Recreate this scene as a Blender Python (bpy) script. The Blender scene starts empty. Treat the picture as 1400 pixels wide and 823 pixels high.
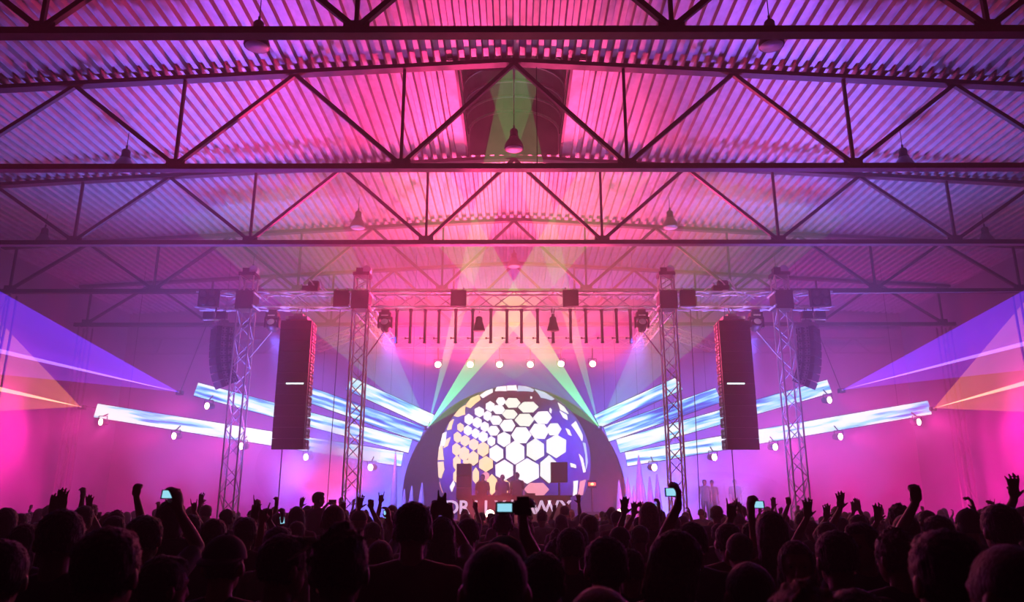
import bpy, bmesh, math, random
from mathutils import Vector, Matrix, Euler, noise as mnoise
from math import sin, cos, pi, radians as R, atan2, sqrt

scene = bpy.context.scene
COL = scene.collection

# ------------------------------------------------------------------ camera
IMG_W, IMG_H, FPX = 1400, 823, 1054.0
CAM = Vector((0.0, 0.0, 1.80))
cam_data = bpy.data.cameras.new('camera')
cam = bpy.data.objects.new('camera', cam_data)
COL.objects.link(cam)
cam.location = CAM
CROT = Euler((R(90 + 15.1), 0.0, R(0.16)), 'XYZ')
cam.rotation_euler = CROT
cam_data.sensor_width = 36.0
cam_data.lens = FPX / IMG_W * 36.0
cam_data.clip_start = 0.05
cam_data.dof.use_dof = True
cam_data.dof.focus_distance = 24.0
cam_data.dof.aperture_fstop = 4.0
scene.camera = cam
CM = CROT.to_matrix()

def ray(px, py):
    return (CM @ Vector(((px - IMG_W / 2) / FPX, -(py - IMG_H / 2) / FPX, -1.0)))
def at(px, py, Y):
    """point of the photograph's pixel on the upright plane y = Y"""
    d = ray(px, py)
    return CAM + d * ((Y - CAM.y) / d.y)
def atz(px, py, Z):
    d = ray(px, py)
    return CAM + d * ((Z - CAM.z) / d.z)

# ------------------------------------------------------------------ world: black night air with a thin haze
world = bpy.data.worlds.new('hall_air')
scene.world = world
world.use_nodes = True
wn = world.node_tree.nodes
wn['Background'].inputs[0].default_value = (0, 0, 0, 1)
wn['Background'].inputs[1].default_value = 0.0
wv = wn.new('ShaderNodeVolumeScatter')
wv.inputs['Color'].default_value = (1, 1, 1, 1)
wv.inputs['Density'].default_value = 0.022
wv.inputs['Anisotropy'].default_value = 0.35
# the smoke machines stand on the stage: the haze is thick there and thins out toward the rear of the hall
wg = wn.new('ShaderNodeNewGeometry'); wx = wn.new('ShaderNodeSeparateXYZ'); wm = wn.new('ShaderNodeMapRange')
world.node_tree.links.new(wg.outputs['Position'], wx.inputs[0]); world.node_tree.links.new(wx.outputs['Y'], wm.inputs['Value'])
wm.inputs['From Min'].default_value = 9.0; wm.inputs['From Max'].default_value = 31.0
wm.inputs['To Min'].default_value = 0.006; wm.inputs['To Max'].default_value = 0.029
world.node_tree.links.new(wm.outputs[0], wv.inputs['Density'])
world.cycles.volume_step_size = 14.0
world.node_tree.links.new(wv.outputs[0], wn['World Output'].inputs['Volume'])

# ------------------------------------------------------------------ view and light-path settings
scene.view_settings.view_transform = 'Standard'
scene.view_settings.look = 'None'
scene.view_settings.gamma = 1.0
scene.view_settings.use_curve_mapping = False
scene.view_settings.exposure = 0.0
try:
    scene.cycles.use_denoising = True
    scene.cycles.use_adaptive_sampling = True
    scene.cycles.adaptive_threshold = 0.03
    scene.cycles.max_bounces = 2
    scene.cycles.diffuse_bounces = 1
    scene.cycles.glossy_bounces = 1
    scene.cycles.transmission_bounces = 1
    scene.cycles.volume_bounces = 0
    scene.cycles.volume_max_steps = 48
    scene.cycles.transparent_max_bounces = 32
    scene.cycles.sample_clamp_indirect = 4.0
    scene.cycles.sample_clamp_direct = 12.0
    scene.cycles.caustics_reflective = False
    scene.cycles.caustics_refractive = False
except Exception:
    pass

def spot(name, loc, target, color, watts, cone=40, blend=0.6, radius=0.08):
    l = bpy.data.lights.new(name, 'SPOT')
    l.color = color; l.energy = watts
    l.spot_size = R(cone); l.spot_blend = blend
    l.shadow_soft_size = radius
    o = bpy.data.objects.new(name, l)
    COL.objects.link(o)
    o.location = loc
    o.rotation_euler = (Vector(target) - Vector(loc)).to_track_quat('-Z', 'Y').to_euler()
    return o

Y_BACK = 42.8
PINK = (1.0, 0.012, 0.38)
ROSE = (1.0, 0.05, 0.27)
BLUE = (0.16, 0.20, 1.0)
VIOL = (0.42, 0.05, 1.0)
# stage lanterns that wash the hall; rear, side and low ones sit in lanterns built further down
STAGE_Y = 28.0
REAR_PX = [(599, 499), (643, 499), (683, 499), (725, 499), (767, 498), (810, 498)]
REAR_AIM = [(-12, 13, 13), (-6, 11, 13.5), (-4, 19, 13.5), (0.5, 20, 13.5), (6, 18, 13.5), (11, 20, 13)]
SIDE_PX = [(140, 577), (240, 596), (332, 610), (420, 625), (508, 639), (285, 555),
           (1254, 577), (1147, 597), (1058, 611), (975, 625), (893, 639), (1132, 547)]
LOW_PX = [(670, 703), (848, 702)]
HEAD_PX = [(373, 433), (527, 434), (877, 434), (1033, 433)]
for i, (px, py) in enumerate(REAR_PX):
    p = at(px, py, 35.6)
    spot('rear_wash_light', p + Vector((0, -0.22, 0.0)), REAR_AIM[i], (1.0, 0.02, 0.22) if i < 2 else ROSE, 15000 if i < 2 else 5500, 42, 0.9, 0.12)
    spot('rear_flood_light', p + Vector((0, -0.24, 0.0)), (p.x * 2.2, 20, 17), (1.0, 0.06, 0.20), 4300, 110, 1.0, 0.12)
    spot('rear_beam_light', p + Vector((0, -0.22, 0.0)), p + Vector(((-5, -4, -2, 0.3, 3, 5)[i], -4.5, 4.0)), (1.0, 0.16, 0.16), 1500, 26, 0.7, 0.1)
for i, (px, py) in enumerate(SIDE_PX):
    p = at(px, py, 34.2)
    s = -1 if px < 700 else 1
    spot('side_wash_light', p + Vector((s * 0.1, -0.22, 0)), p + Vector((s * 12, -3.5, -1.6)), PINK, 1000 if i in (3, 4, 9, 10) else 3000, 80, 1.0, 0.12)
    spot('side_beam_light', p + Vector((s * 0.1, -0.22, 0)), p + Vector((s * 8, -5.0, -2.0)), (1.0, 0.06, 0.22), 500 if i in (3, 4, 9, 10) else 1300, 34, 0.8, 0.1)
    if i in (0, 2, 6, 8): spot('crowd_wash_light', p + Vector((s * 0.05, -0.25, 0)), (p.x * 0.15, 2.0, 1.6), (1.0, 0.06, 0.45), 3000, 34, 1.0, 0.12)
for i, (px, py) in enumerate(LOW_PX):
    p = at(px, py, 28.45)
    spot('floor_wash_light', p + Vector((0, -0.2, 0)), (p.x * 0.9, 0, 3.2), (1.0, 0.05, 0.13), 1500, 75, 1.0, 0.12)
# unseen blue and violet lights added at the stage wings to brighten the roof
for s in (-1, 1):
    for x in (8.5, 10.0, 11.5, 13.0):
        spot('wing_fill_light', (s * x, 29.5, 1.5), (s * x, 25.0, 13), BLUE, 4900 if x < 12 else 2900, 72, 1.0, 0.4)
        spot('wing_fill_light', (s * x, 29.5, 1.5), (s * x * 0.75, 22.5, 13), VIOL, 2600, 62, 1.0, 0.4)
# blue fill added below the unlit moving heads to brighten the stage haze
for i, (px, py) in enumerate(HEAD_PX):
    p = at(px, py, STAGE_Y)
    spot('stage_fill_light', Vector((p.x, 27.95, 8.1)), (p.x * 0.6, 32.5, 1.5), (0.14, 0.12, 1.0), 9500, 80, 1.0, 0.15)
# unseen lights added low around the stage to brighten back wall and haze
for s in (-1, 1):
    for x, y, w, c, tz in ((19.0, 35.0, 2000 if s < 0 else 5000, PINK, 7), (15.0, 35.0, 3400, (1.0, 0.03, 0.5), 7), (10.0, 39.6, 2000, (0.8, 0.04, 0.7), 5), (7.2, 39.6, 13000, (0.06, 0.14, 1.0), 8),
                           (12.0, 39.6, 1500, VIOL, 11), (3.5, 39.6, 6500, (0.16, 0.10, 1.0), 8)):
        spot('wall_fill_light', (s * x, y, 0.4), (s * x * 1.02, Y_BACK, tz), c, w, 150, 1.0, 0.5)
# small pinkish lights without fixtures, added before the front truss to brighten it
for x in (-8.6, -7.2, -4.2, -1.5, 1.5, 4.2, 7.2, 8.6):
    spot('truss_fill_light', (x, 26.9, 8.5), (x, 28.0, 9.4), (1.0, 0.5, 0.78), 20, 140, 1.0, 0.05)
# unseen rose lights added on the stage to redden the smoke
spot('smoke_fill_light', (-6.9, 29.2, 1.4), (-6.7, 29.6, 4.0), (1.0, 0.05, 0.22), 5500, 130, 1.0, 0.2)
spot('smoke_fill_light', (8.2, 29.6, 1.4), (8.2, 30.4, 4.0), (1.0, 0.05, 0.30), 700, 130, 1.0, 0.2)
spot('smoke_fill_light', (4.4, 30.2, 1.4), (4.6, 31.6, 3.0), (1.0, 0.05, 0.25), 700, 130, 1.0, 0.2)

# ------------------------------------------------------------------ materials
def mat(name, col, rough=0.55, metal=0.0, vary=0.25, scale=6.0, emit=None, estr=0.0, spec=0.4):
    m = bpy.data.materials.new(name); m.use_nodes = True
    n, l = m.node_tree.nodes, m.node_tree.links
    b = n['Principled BSDF']
    b.inputs['Roughness'].default_value = rough
    b.inputs['Metallic'].default_value = metal
    b.inputs['Specular IOR Level'].default_value = spec
    tc = n.new('ShaderNodeTexCoord')
    nz = n.new('ShaderNodeTexNoise'); nz.inputs['Scale'].default_value = scale; nz.inputs['Detail'].default_value = 5
    l.new(tc.outputs['Object'], nz.inputs['Vector'])
    rp = n.new('ShaderNodeValToRGB')
    rp.color_ramp.elements[0].position = 0.3; rp.color_ramp.elements[1].position = 0.7
    rp.color_ramp.elements[0].color = (*[c * (1 - vary) for c in col], 1)
    rp.color_ramp.elements[1].color = (*[min(1, c * (1 + vary)) for c in col], 1)
    l.new(nz.outputs['Fac'], rp.inputs['Fac'])
    l.new(rp.outputs['Color'], b.inputs['Base Color'])
    if emit:
        b.inputs['Emission Color'].default_value = (*emit, 1)
        b.inputs['Emission Strength'].default_value = estr
    return m

M = {}
M['deck'] = mat('galvanised_deck', (0.52, 0.52, 0.55), 0.42, 0.35, 0.18, 3)
M['steel'] = mat('painted_roof_steel', (0.045, 0.035, 0.045), 0.5, 0.2, 0.3, 5)
M['alu'] = mat('aluminium_truss', (0.72, 0.72, 0.75), 0.35, 0.25, 0.1, 10)
M['alu_bright'] = mat('bright_coupler', (0.95, 0.95, 0.96), 0.25, 0.2, 0.05, 10)
M['black'] = mat('matt_black_housing', (0.018, 0.016, 0.02), 0.5, 0.1, 0.3, 8)
M['grille'] = mat('speaker_grille', (0.012, 0.011, 0.014), 0.7, 0.2, 0.4, 40)
M['rig'] = mat('rigging_plate', (0.32, 0.3, 0.32), 0.45, 0.5, 0.15, 12)
M['wall'] = mat('painted_sheet_wall', (0.36, 0.33, 0.38), 0.75, 0.0, 0.15, 0.5)
M['floor'] = mat('sealed_concrete', (0.05, 0.05, 0.052), 0.5, 0.0, 0.3, 0.8)
M['stage'] = mat('stage_black', (0.02, 0.018, 0.022), 0.6, 0.0, 0.3, 3)
M['lampshade'] = mat('enamel_lamp_shade', (0.10, 0.09, 0.10), 0.35, 0.3, 0.2, 8)
M['lampglass'] = mat('opal_lamp_glass', (0.75, 0.72, 0.75), 0.35, 0.0, 0.08, 8)
M['rope'] = mat('black_cable', (0.03, 0.025, 0.03), 0.6, 0, 0.2, 20)
M['dome'] = mat('dome_shell', (0.10, 0.09, 0.26), 0.45, 0.0, 0.25, 3)
M['backdrop'] = mat('black_backdrop_cloth', (0.07, 0.06, 0.17), 0.85, 0, 0.3, 4)
M['spike'] = mat('stretched_white_cloth', (0.55, 0.52, 0.58), 0.7, 0, 0.1, 4)
M['lens'] = mat('lit_lantern_lens', (1, 0.8, 0.6), 0.3, 0, 0.0, 4, (1.0, 0.62, 0.42), 30)
M['tube'] = mat('unlit_light_tube', (0.05, 0.03, 0.06), 0.4, 0.1, 0.2, 8)
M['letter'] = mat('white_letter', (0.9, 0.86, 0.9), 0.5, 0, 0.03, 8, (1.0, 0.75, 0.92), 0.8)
M['vent_skin'] = mat('weathered_vent_panel', (0.16, 0.12, 0.15), 0.4, 0.2, 0.5, 1.2)

def screen_mat(name, c0, c1, strength, seed):
    """moving light pattern on an LED strip: long streaks of white, cyan and blue"""
    m = bpy.data.materials.new(name); m.use_nodes = True
    n, l = m.node_tree.nodes, m.node_tree.links
    b = n['Principled BSDF']; b.inputs['Base Color'].default_value = (0.01, 0.01, 0.012, 1)
    b.inputs['Roughness'].default_value = 0.4
    tc = n.new('ShaderNodeTexCoord')
    mp = n.new('ShaderNodeMapping'); mp.inputs['Scale'].default_value = (0.28, 1, 3.4)
    mp.inputs['Location'].default_value = (seed * 3.7, seed, seed * 1.3)
    mp.inputs['Rotation'].default_value = (0, R(1.6 * (1 if seed % 2 else -1)), 0)
    nz = n.new('ShaderNodeTexNoise'); nz.inputs['Scale'].default_value = 1.6; nz.inputs['Detail'].default_value = 2.5
    nz.inputs['Roughness'].default_value = 0.55
    l.new(tc.outputs['Object'], mp.inputs['Vector']); l.new(mp.outputs[0], nz.inputs['Vector'])
    rp = n.new('ShaderNodeValToRGB'); cr = rp.color_ramp
    cr.elements[0].position = c0; cr.elements[0].color = (0.02, 0.06, 0.55, 1)
    cr.elements[1].position = c1; cr.elements[1].color = (0.95, 1.0, 0.97, 1)
    e = cr.elements.new(c0 + (c1 - c0) * 0.35); e.color = (0.05, 0.32, 0.95, 1)
    e = cr.elements.new(c0 + (c1 - c0) * 0.68); e.color = (0.35, 0.85, 0.98, 1)
    l.new(nz.outputs['Fac'], rp.inputs['Fac'])
    l.new(rp.outputs['Color'], b.inputs['Emission Color'])
    b.inputs['Emission Strength'].default_value = strength
    return m

def beam_mat(name, col, strength, soft=1.6, streak=0.35, power=1.0):
    """laser light seen in the haze: adds light, hides nothing, thins out with distance from the projector"""
    m = bpy.data.materials.new(name); m.use_nodes = True
    n, l = m.node_tree.nodes, m.node_tree.links
    for x in list(n):
        if x.type != 'OUTPUT_MATERIAL': n.remove(x)
    out = [x for x in n if x.type == 'OUTPUT_MATERIAL'][0]
    tc = n.new('ShaderNodeTexCoord')
    ln = n.new('ShaderNodeVectorMath'); ln.operation = 'LENGTH'
    l.new(tc.outputs['Object'], ln.inputs[0])
    ad = n.new('ShaderNodeMath'); ad.operation = 'ADD'; ad.inputs[1].default_value = soft
    l.new(ln.outputs['Value'], ad.inputs[0])
    dv = n.new('ShaderNodeMath'); dv.operation = 'DIVIDE'; dv.inputs[0].default_value = soft
    l.new(ad.outputs[0], dv.inputs[1])
    pw = n.new('ShaderNodeMath'); pw.operation = 'POWER'; pw.inputs[1].default_value = power; l.new(dv.outputs[0], pw.inputs[0])
    dv = n.new('ShaderNodeMath'); dv.operation = 'MULTIPLY'; dv.inputs[1].default_value = strength; l.new(pw.outputs[0], dv.inputs[0])
    nm = n.new('ShaderNodeVectorMath'); nm.operation = 'NORMALIZE'
    l.new(tc.outputs['Object'], nm.inputs[0])
    nz = n.new('ShaderNodeTexNoise'); nz.inputs['Scale'].default_value = 14; nz.inputs['Detail'].default_value = 4
    l.new(nm.outputs[0], nz.inputs['Vector'])
    mr = n.new('ShaderNodeMapRange'); mr.inputs['From Min'].default_value = 0.3; mr.inputs['From Max'].default_value = 0.7
    mr.inputs['To Min'].default_value = 1 - streak; mr.inputs['To Max'].default_value = 1 + streak
    l.new(nz.outputs['Fac'], mr.inputs['Value'])
    mu = n.new('ShaderNodeMath'); mu.operation = 'MULTIPLY'
    l.new(dv.outputs[0], mu.inputs[0]); l.new(mr.outputs[0], mu.inputs[1])
    em = n.new('ShaderNodeEmission'); em.inputs['Color'].default_value = (*col, 1)
    l.new(mu.outputs[0], em.inputs['Strength'])
    tr = n.new('ShaderNodeBsdfTransparent')
    a = n.new('ShaderNodeAddShader'); l.new(em.outputs[0], a.inputs[0]); l.new(tr.outputs[0], a.inputs[1])
    l.new(a.outputs[0], out.inputs['Surface'])
    return m

# ------------------------------------------------------------------ mesh helpers
class MB:
    def __init__(s): s.v = []; s.f = []
    def add(s, vs, fs):
        o = len(s.v); s.v += [tuple(v) for v in vs]; s.f += [tuple(i + o for i in f) for f in fs]
        return s
    def box(s, c, size, rot=None):
        hx, hy, hz = size[0] / 2, size[1] / 2, size[2] / 2
        vs = [Vector((x, y, z)) for z in (-hz, hz) for y in (-hy, hy) for x in (-hx, hx)]
        if rot is not None: vs = [rot @ v for v in vs]
        c = Vector(c)
        return s.add([v + c for v in vs], [(0, 2, 3, 1), (4, 5, 7, 6), (0, 1, 5, 4), (2, 6, 7, 3), (0, 4, 6, 2), (1, 3, 7, 5)])
    def bar(s, p0, p1, w, h=None, up=(0, 0, 1)):
        p0, p1 = Vector(p0), Vector(p1); h = h or w
        d = (p1 - p0); L = d.length; d.normalize()
        u = Vector(up)
        if abs(d.dot(u)) > 0.98: u = Vector((0, 1, 0))
        a = d.cross(u).normalized(); b = a.cross(d).normalized()
        vs = []
        for p in (p0, p1):
            for (i, j) in ((-1, -1), (1, -1), (1, 1), (-1, 1)):
                vs.append(p + a * (i * w / 2) + b * (j * h / 2))
        return s.add(vs, [(3, 2, 1, 0), (4, 5, 6, 7), (0, 1, 5, 4), (1, 2, 6, 5), (2, 3, 7, 6), (3, 0, 4, 7)])
    def tube(s, p0, p1, r, n=6, r1=None, cap=True):
        p0, p1 = Vector(p0), Vector(p1); r1 = r if r1 is None else r1
        d = (p1 - p0).normalized()
        u = Vector((0, 0, 1)) if abs(d.z) < 0.9 else Vector((0, 1, 0))
        a = d.cross(u).normalized(); b = a.cross(d)
        vs = []
        for p, q in ((p0, r), (p1, r1)):
            vs += [p + (a * cos(2 * pi * k / n) + b * sin(2 * pi * k / n)) * q for k in range(n)]
        fs = [(k, (k + 1) % n, n + (k + 1) % n, n + k) for k in range(n)]
        if cap: fs += [tuple(range(n))[::-1], tuple(range(n, 2 * n))]
        return s.add(vs, fs)
    def lathe(s, prof, n=16, c=(0, 0, 0), rot=None):
        vs = []; c = Vector(c)
        for (r, z) in prof:
            for k in range(n):
                v = Vector((r * cos(2 * pi * k / n), r * sin(2 * pi * k / n), z))
                if rot is not None: v = rot @ v
                vs.append(v + c)
        fs = []
        for i in range(len(prof) - 1):
            for k in range(n):
                fs.append((i * n + k, i * n + (k + 1) % n, (i + 1) * n + (k + 1) % n, (i + 1) * n + k))
        fs.append(tuple(range(n))[::-1]); fs.append(tuple(range((len(prof) - 1) * n, len(prof) * n)))
        return s.add(vs, fs)
    def ball(s, c, rx, ry=None, rz=None, rot=None, nu=16, nv=10):
        ry = ry or rx; rz = rz or rx; c = Vector(c)
        vs = [Vector((0, 0, -rz))]
        for i in range(1, nv):
            t = -pi / 2 + pi * i / nv
            for k in range(nu):
                vs.append(Vector((rx * cos(t) * cos(2 * pi * k / nu), ry * cos(t) * sin(2 * pi * k / nu), rz * sin(t))))
        vs.append(Vector((0, 0, rz)))
        if rot is not None: vs = [rot @ v for v in vs]
        fs = [(0, 1 + (k + 1) % nu, 1 + k) for k in range(nu)]
        for i in range(nv - 2):
            for k in range(nu):
                a = 1 + i * nu; b = a + nu
                fs.append((a + k, a + (k + 1) % nu, b + (k + 1) % nu, b + k))
        a = 1 + (nv - 2) * nu
        fs += [(a + k, a + (k + 1) % nu, len(vs) - 1) for k in range(nu)]
        return s.add([v + c for v in vs], fs)
    def mesh(s, name, m=None, smooth=False):
        me = bpy.data.meshes.new(name); me.from_pydata(s.v, [], s.f); me.update()
        if smooth: me.polygons.foreach_set('use_smooth', [True] * len(me.polygons))
        if m: me.materials.append(M[m] if isinstance(m, str) else m)
        return me
    def build(s, name, m, parent=None, smooth=False, loc=None):
        if loc is not None:
            L = Vector(loc); s.v = [tuple(Vector(v) - L) for v in s.v]
        o = link(name, s.mesh(name, m, smooth), parent)
        if loc is not None: o.location = loc
        return o

def link(name, data, parent=None, loc=None):
    o = bpy.data.objects.new(name, data); COL.objects.link(o)
    if parent is not None: o.parent = parent
    if loc is not None: o.location = loc
    return o
def tag(o, label, cat, group=None, kind=None):
    o['label'] = label; o['category'] = cat
    if group: o['group'] = group
    if kind: o['kind'] = kind
    return o
def thing(name, label, cat, loc=(0, 0, 0), group=None):
    o = bpy.data.objects.new(name, None); COL.objects.link(o); o.location = loc
    o.empty_display_size = 0.2
    return tag(o, label, cat, group)
def copy_tree(o, parent=None):
    c = o.copy(); COL.objects.link(c)
    if parent is not None: c.parent = parent
    for ch in list(o.children): copy_tree(ch, c)
    return c
def struct(o): o['kind'] = 'structure'; return o

# ------------------------------------------------------------------ hall shell
HX, Y0, Y1 = 22.0, -3.0, 42.8
RIDGE, SLOPE = 13.70, 0.0564
def roofz(x): return RIDGE - SLOPE * abs(x)
struct(MB().box((0, (Y0 + Y1) / 2, -0.1), (2 * HX, Y1 - Y0, 0.2)).build('floor', 'floor'))
struct(MB().box((0, Y1 + 0.15, 6.9), (2 * HX + 0.6, 0.3, 13.8)).build('wall_back', 'wall'))
for nm, s in (('wall_left', -1), ('wall_right', 1)):
    w = struct(MB().box((s * (HX + 0.15), (Y0 + Y1) / 2, 6.3), (0.3, Y1 - Y0, 12.6)).build(nm, 'wall'))

# corrugated roof deck, one trapezoidal sheet after the other
BAYS = [6.8 + 6 * k for k in range(6)]           # bays start on the truss lines
PITCH, DEPTH = 1.0 / 3, 0.12
def sheet_mesh(L, sgn):
    prof = []
    for k in range(3):
        x = k * PITCH
        prof += [(x, 0), (x + 0.13, 0), (x + 0.165, DEPTH), (x + 0.298, DEPTH)]
    prof.append((1.0, 0))
    vs, fs = [], []
    for (x, z) in prof:
        zz = z - sgn * SLOPE * x
        for yy in (0, L):
            vs += [(x, yy, zz), (x, yy, zz + 0.012)]
    n = len(prof)
    for i in range(n - 1):
        a, b = 4 * i, 4 * (i + 1)
        fs += [(a, b, b + 2, a + 2), (a + 1, a + 3, b + 3, b + 1), (a, a + 1, b + 1, b), (a + 2, b + 2, b + 3, a + 3)]
    me = bpy.data.meshes.new('roof_sheet'); me.from_pydata(vs, [], fs); me.update(); me.materials.append(M['deck'])
    return me
ceiling = bpy.data.objects.new('ceiling', None); COL.objects.link(ceiling); struct(ceiling)
SM = {1: sheet_mesh(6.0, 1), -1: sheet_mesh(6.0, -1)}
VENT_BAY, VENT_X = 18.8, 2.0
for yb in BAYS:
    for i in range(-22, 22):
        if yb == VENT_BAY and -2 <= i < 2: continue
        sg = 1 if i >= 0 else -1
        o = link('roof_sheet', SM[sg], ceiling)
        o.location = (i, yb, roofz(i) + 0.10)

# roof trusses
TR_Y = [12.8, 18.8, 24.8, 30.8, 36.8]
TR_LABEL = ['dark steel roof truss crossing the hall, the one farthest from the stage',
            'dark steel roof truss crossing under the stage-far end of the ridge vent',
            'dark steel roof truss crossing under the stage-side end of the ridge vent',
            'dark steel roof truss crossing just above the stage lighting rig',
            'haze-veiled steel roof truss behind the stage lighting rig']
ZB = 10.55
for ty, lb in zip(TR_Y, TR_LABEL):
    t = thing('roof_truss', lb, 'roof truss', (0, ty, ZB))
    L = 21.6
    MB().bar((-L, 0, 0), (L, 0, 0), 0.16, 0.15).bar((-L, 0, -0.085), (L, 0, -0.085), 0.24, 0.02).build('bottom_chord', 'steel', t)
    for s in (-1, 1):
        zt0, zt1 = RIDGE - ZB, roofz(L) - ZB
        MB().bar((0, 0, zt0), (s * L, 0, zt1), 0.20, 0.12).bar((0, 0, zt0 - 0.07), (s * L, 0, zt1 - 0.07), 0.26, 0.02).build('top_chord', 'steel', t)
    for bx in (-21, -15, -9, -3, 3, 9, 15, 21):
        MB().bar((bx, 0, 0.05), (bx, 0, roofz(bx) - ZB), 0.08, 0.08).build('vertical', 'steel', t)
        MB().box((bx, 0, 0.12), (0.5, 0.025, 0.26)).build('gusset_plate', 'steel', t)
        for s in (-1, 1):
            tx = bx + 3 * s
            if abs(tx) > 20: continue
            MB().bar((bx, 0, 0.06), (tx, 0, roofz(tx) - ZB - 0.05), 0.11, 0.11).build('diagonal', 'steel', t)

# side columns under the outer truss ends: four thin chords with lacing
for s in (-1, 1):
    for ty in (30.8, 36.8):
        t = thing('lattice_column', 'slender lattice column under the %s at the hall side' % ('haze-veiled truss end' if ty > 35 else 'truss end above the rig'),
                  'column', (s * 21, ty, 0), 'lattice columns along the hall sides')
        for dx in (-0.22, 0.22):
            for dy in (-0.22, 0.22):
                MB().bar((dx, dy, 0), (dx, dy, 10.4), 0.07).build('chord', 'rig', t)
        for k in range(10):
            z = k * 1.04; a = 1 if k % 2 else -1
            MB().bar((-0.22 * a, -0.22, z), (0.22 * a, -0.22, z + 1.04), 0.035).build('lacing_bar', 'rig', t)

# lattice girder across the back wall
t = thing('wall_girder', 'faint lattice girder running across the back wall behind the stage', 'girder', (0, 42.3, 10.2))
for z in (0, 0.85, 1.65):
    MB().bar((-21.5, 0, z), (21.5, 0, z), 0.08, 0.08).build('chord', 'rig', t)
for k in range(-20, 20, 2):
    MB().bar((k, 0, 0), (k + (1 if k % 4 else 0.2), 0, 0.85), 0.06).bar((k + 1, 0, 0.85), (k + 1.9, 0, 0), 0.06).build('lacing_bar', 'rig', t)

# ridge vent over the bay VENT_BAY: barrel roof on hoops, glazed curb, cross rails
t = thing('ridge_vent', 'arched ridge vent with glazed curbs open to the corrugated roof', 'roof vent', (0, VENT_BAY, RIDGE))
W, LV = 1.62, 6.0
for s in (-1, 1):
    # closing strip of deck between the sheets and the curb
    MB().box((s * 1.81, LV / 2, 0.06), (0.38, LV, 0.03)).build('flashing', 'deck', t)
    MB().bar((s * W, 0, 0.1), (s * W, LV, 0.1), 0.08, 0.24).build('curb_rail', 'steel', t)
    MB().bar((s * W, 0, 0.95), (s * W, LV, 0.95), 0.06, 0.08).build('eaves_rail', 'steel', t)
    for k in range(6):
        MB().box((s * (W + 0.02), 0.5 + k, 0.55), (0.02, 0.9, 0.7)).build('pane', 'lampglass', t)
NA = 14
def hoop(y, r0, th):
    m = MB(); pts = []
    for k in range(NA + 1):
        a = pi * k / NA
        pts.append(Vector((cos(a) * W, y, 0.95 + sin(a) * r0)))
    for a, b in zip(pts, pts[1:]): m.bar(a, b, th, th, (0, 1, 0))
    return m
for k in range(7):
    hoop(0.05 + k * 0.98, 0.85, 0.06).build('hoop', 'alu', t)
for j in range(6):
    vs, fs = [], []
    for k in range(NA + 1):
        a = pi * k / NA
        for yy in (0.06 + j, 0.98 + j):
            vs += [(cos(a) * (W + 0.04), yy, 0.97 + sin(a) * 0.90), (cos(a) * (W + 0.06), yy, 0.99 + sin(a) * 0.92)]
    for k in range(NA):
        a, b = 4 * k, 4 * k + 4
        fs += [(a, a + 2, b + 2, b), (a + 1, b + 1, b + 3, a + 3)]
    MB().add(vs, fs).build('cover_panel', 'vent_skin', t)
MB().bar((0, 0, 1.72), (0, LV, 1.72), 0.08, 0.1).build('ridge_rail', 'rig', t)
for yy in (0.0, LV):
    for (a, b) in (((-1.6, -0.02), (1.6, -0.02)), ((0, 0), (0, 1.75))):
        MB().bar((a[0], yy, a[1]), (b[0], yy, b[1]), 0.06, 0.06, (0, 1, 0)).build('end_rail', 'steel', t)
vs = [(-1.55, LV - 0.03, 0.1), (1.55, LV - 0.03, 0.1)] + [(cos(pi * k / NA) * 1.55, LV - 0.03, 0.95 + sin(pi * k / NA) * 0.8) for k in range(NA + 1)]
MB().add(vs + [(x, y + 0.02, z) for x, y, z in vs], [tuple(range(len(vs))), tuple(range(2 * len(vs) - 1, len(vs) - 1, -1))]).build('end_panel', 'vent_skin', t)
for k in range(4):
    MB().box((-0.75, 1.2 + 0.35 * k, 1.25), (1.3, 0.04, 0.22), Matrix.Rotation(R(35), 3, 'X')).build('louvre', 'rig', t)

# bell lamps under the roof, alternating from bay to bay
def bell_lamp():
    t = bpy.data.objects.new('bell_lamp', None); COL.objects.link(t)
    MB().lathe([(0.29, -0.30), (0.30, -0.27), (0.28, -0.16), (0.21, -0.02), (0.15, 0.06), (0.13, 0.10)], 20).build('lamp_shade', 'lampshade', t, True)
    MB().lathe([(0.26, -0.305), (0.27, -0.285), (0.26, -0.275)], 20).build('lamp_glass', 'lampglass', t, True)
    MB().lathe([(0.11, 0.10), (0.125, 0.13), (0.125, 0.32), (0.09, 0.37), (0.04, 0.39)], 14).lathe([(0.15, 0.09), (0.15, 0.12)], 14).build('ballast_housing', 'black', t, True)
    MB().tube((0, 0, 0.37), (0, 0, 1.0), 0.012, 5).box((0, 0, 0.45), (0.06, 0.02, 0.12)).build('suspension_rod', 'rope', t)
    return t
proto = None
for ty, xs, lb in ((15.8, (-6, 6), 'bell-shaped metal lamp hanging in the bay before the ridge vent'),
                   (21.8, (-12, 0, 12), 'bell-shaped metal lamp hanging in the same bay as the ridge vent'),
                   (27.8, (-6, 6, -18, 18), 'bell-shaped metal lamp hanging in the bay between ridge vent and rig'),
                   (33.8, (-12, 0, 12), 'hazy bell-shaped metal lamp hanging above the rear of the stage')):
    for x in xs:
        if proto is None: proto = o = bell_lamp()
        else: o = copy_tree(proto)
        o.location = (x, ty, roofz(x) - 0.85)
        if x == 0 and ty == 21.8: MB().tube((0, 0, 0.95), (0, 0, 2.55), 0.012, 5).build('drop_rod', 'rope', o)
        tag(o, lb, 'lamp', 'bell lamps under the corrugated roof')
for (x, y, z0, z1, lb) in ((0.62, 18.88, 6.6, 15.42, 'thin cable hanging straight down from the ridge vent'),):
    tag(MB().tube((x, y, 10.55), (x, y, z1), 0.012, 5).build('hanging_cable', 'rope'), lb, 'cable')

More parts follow.
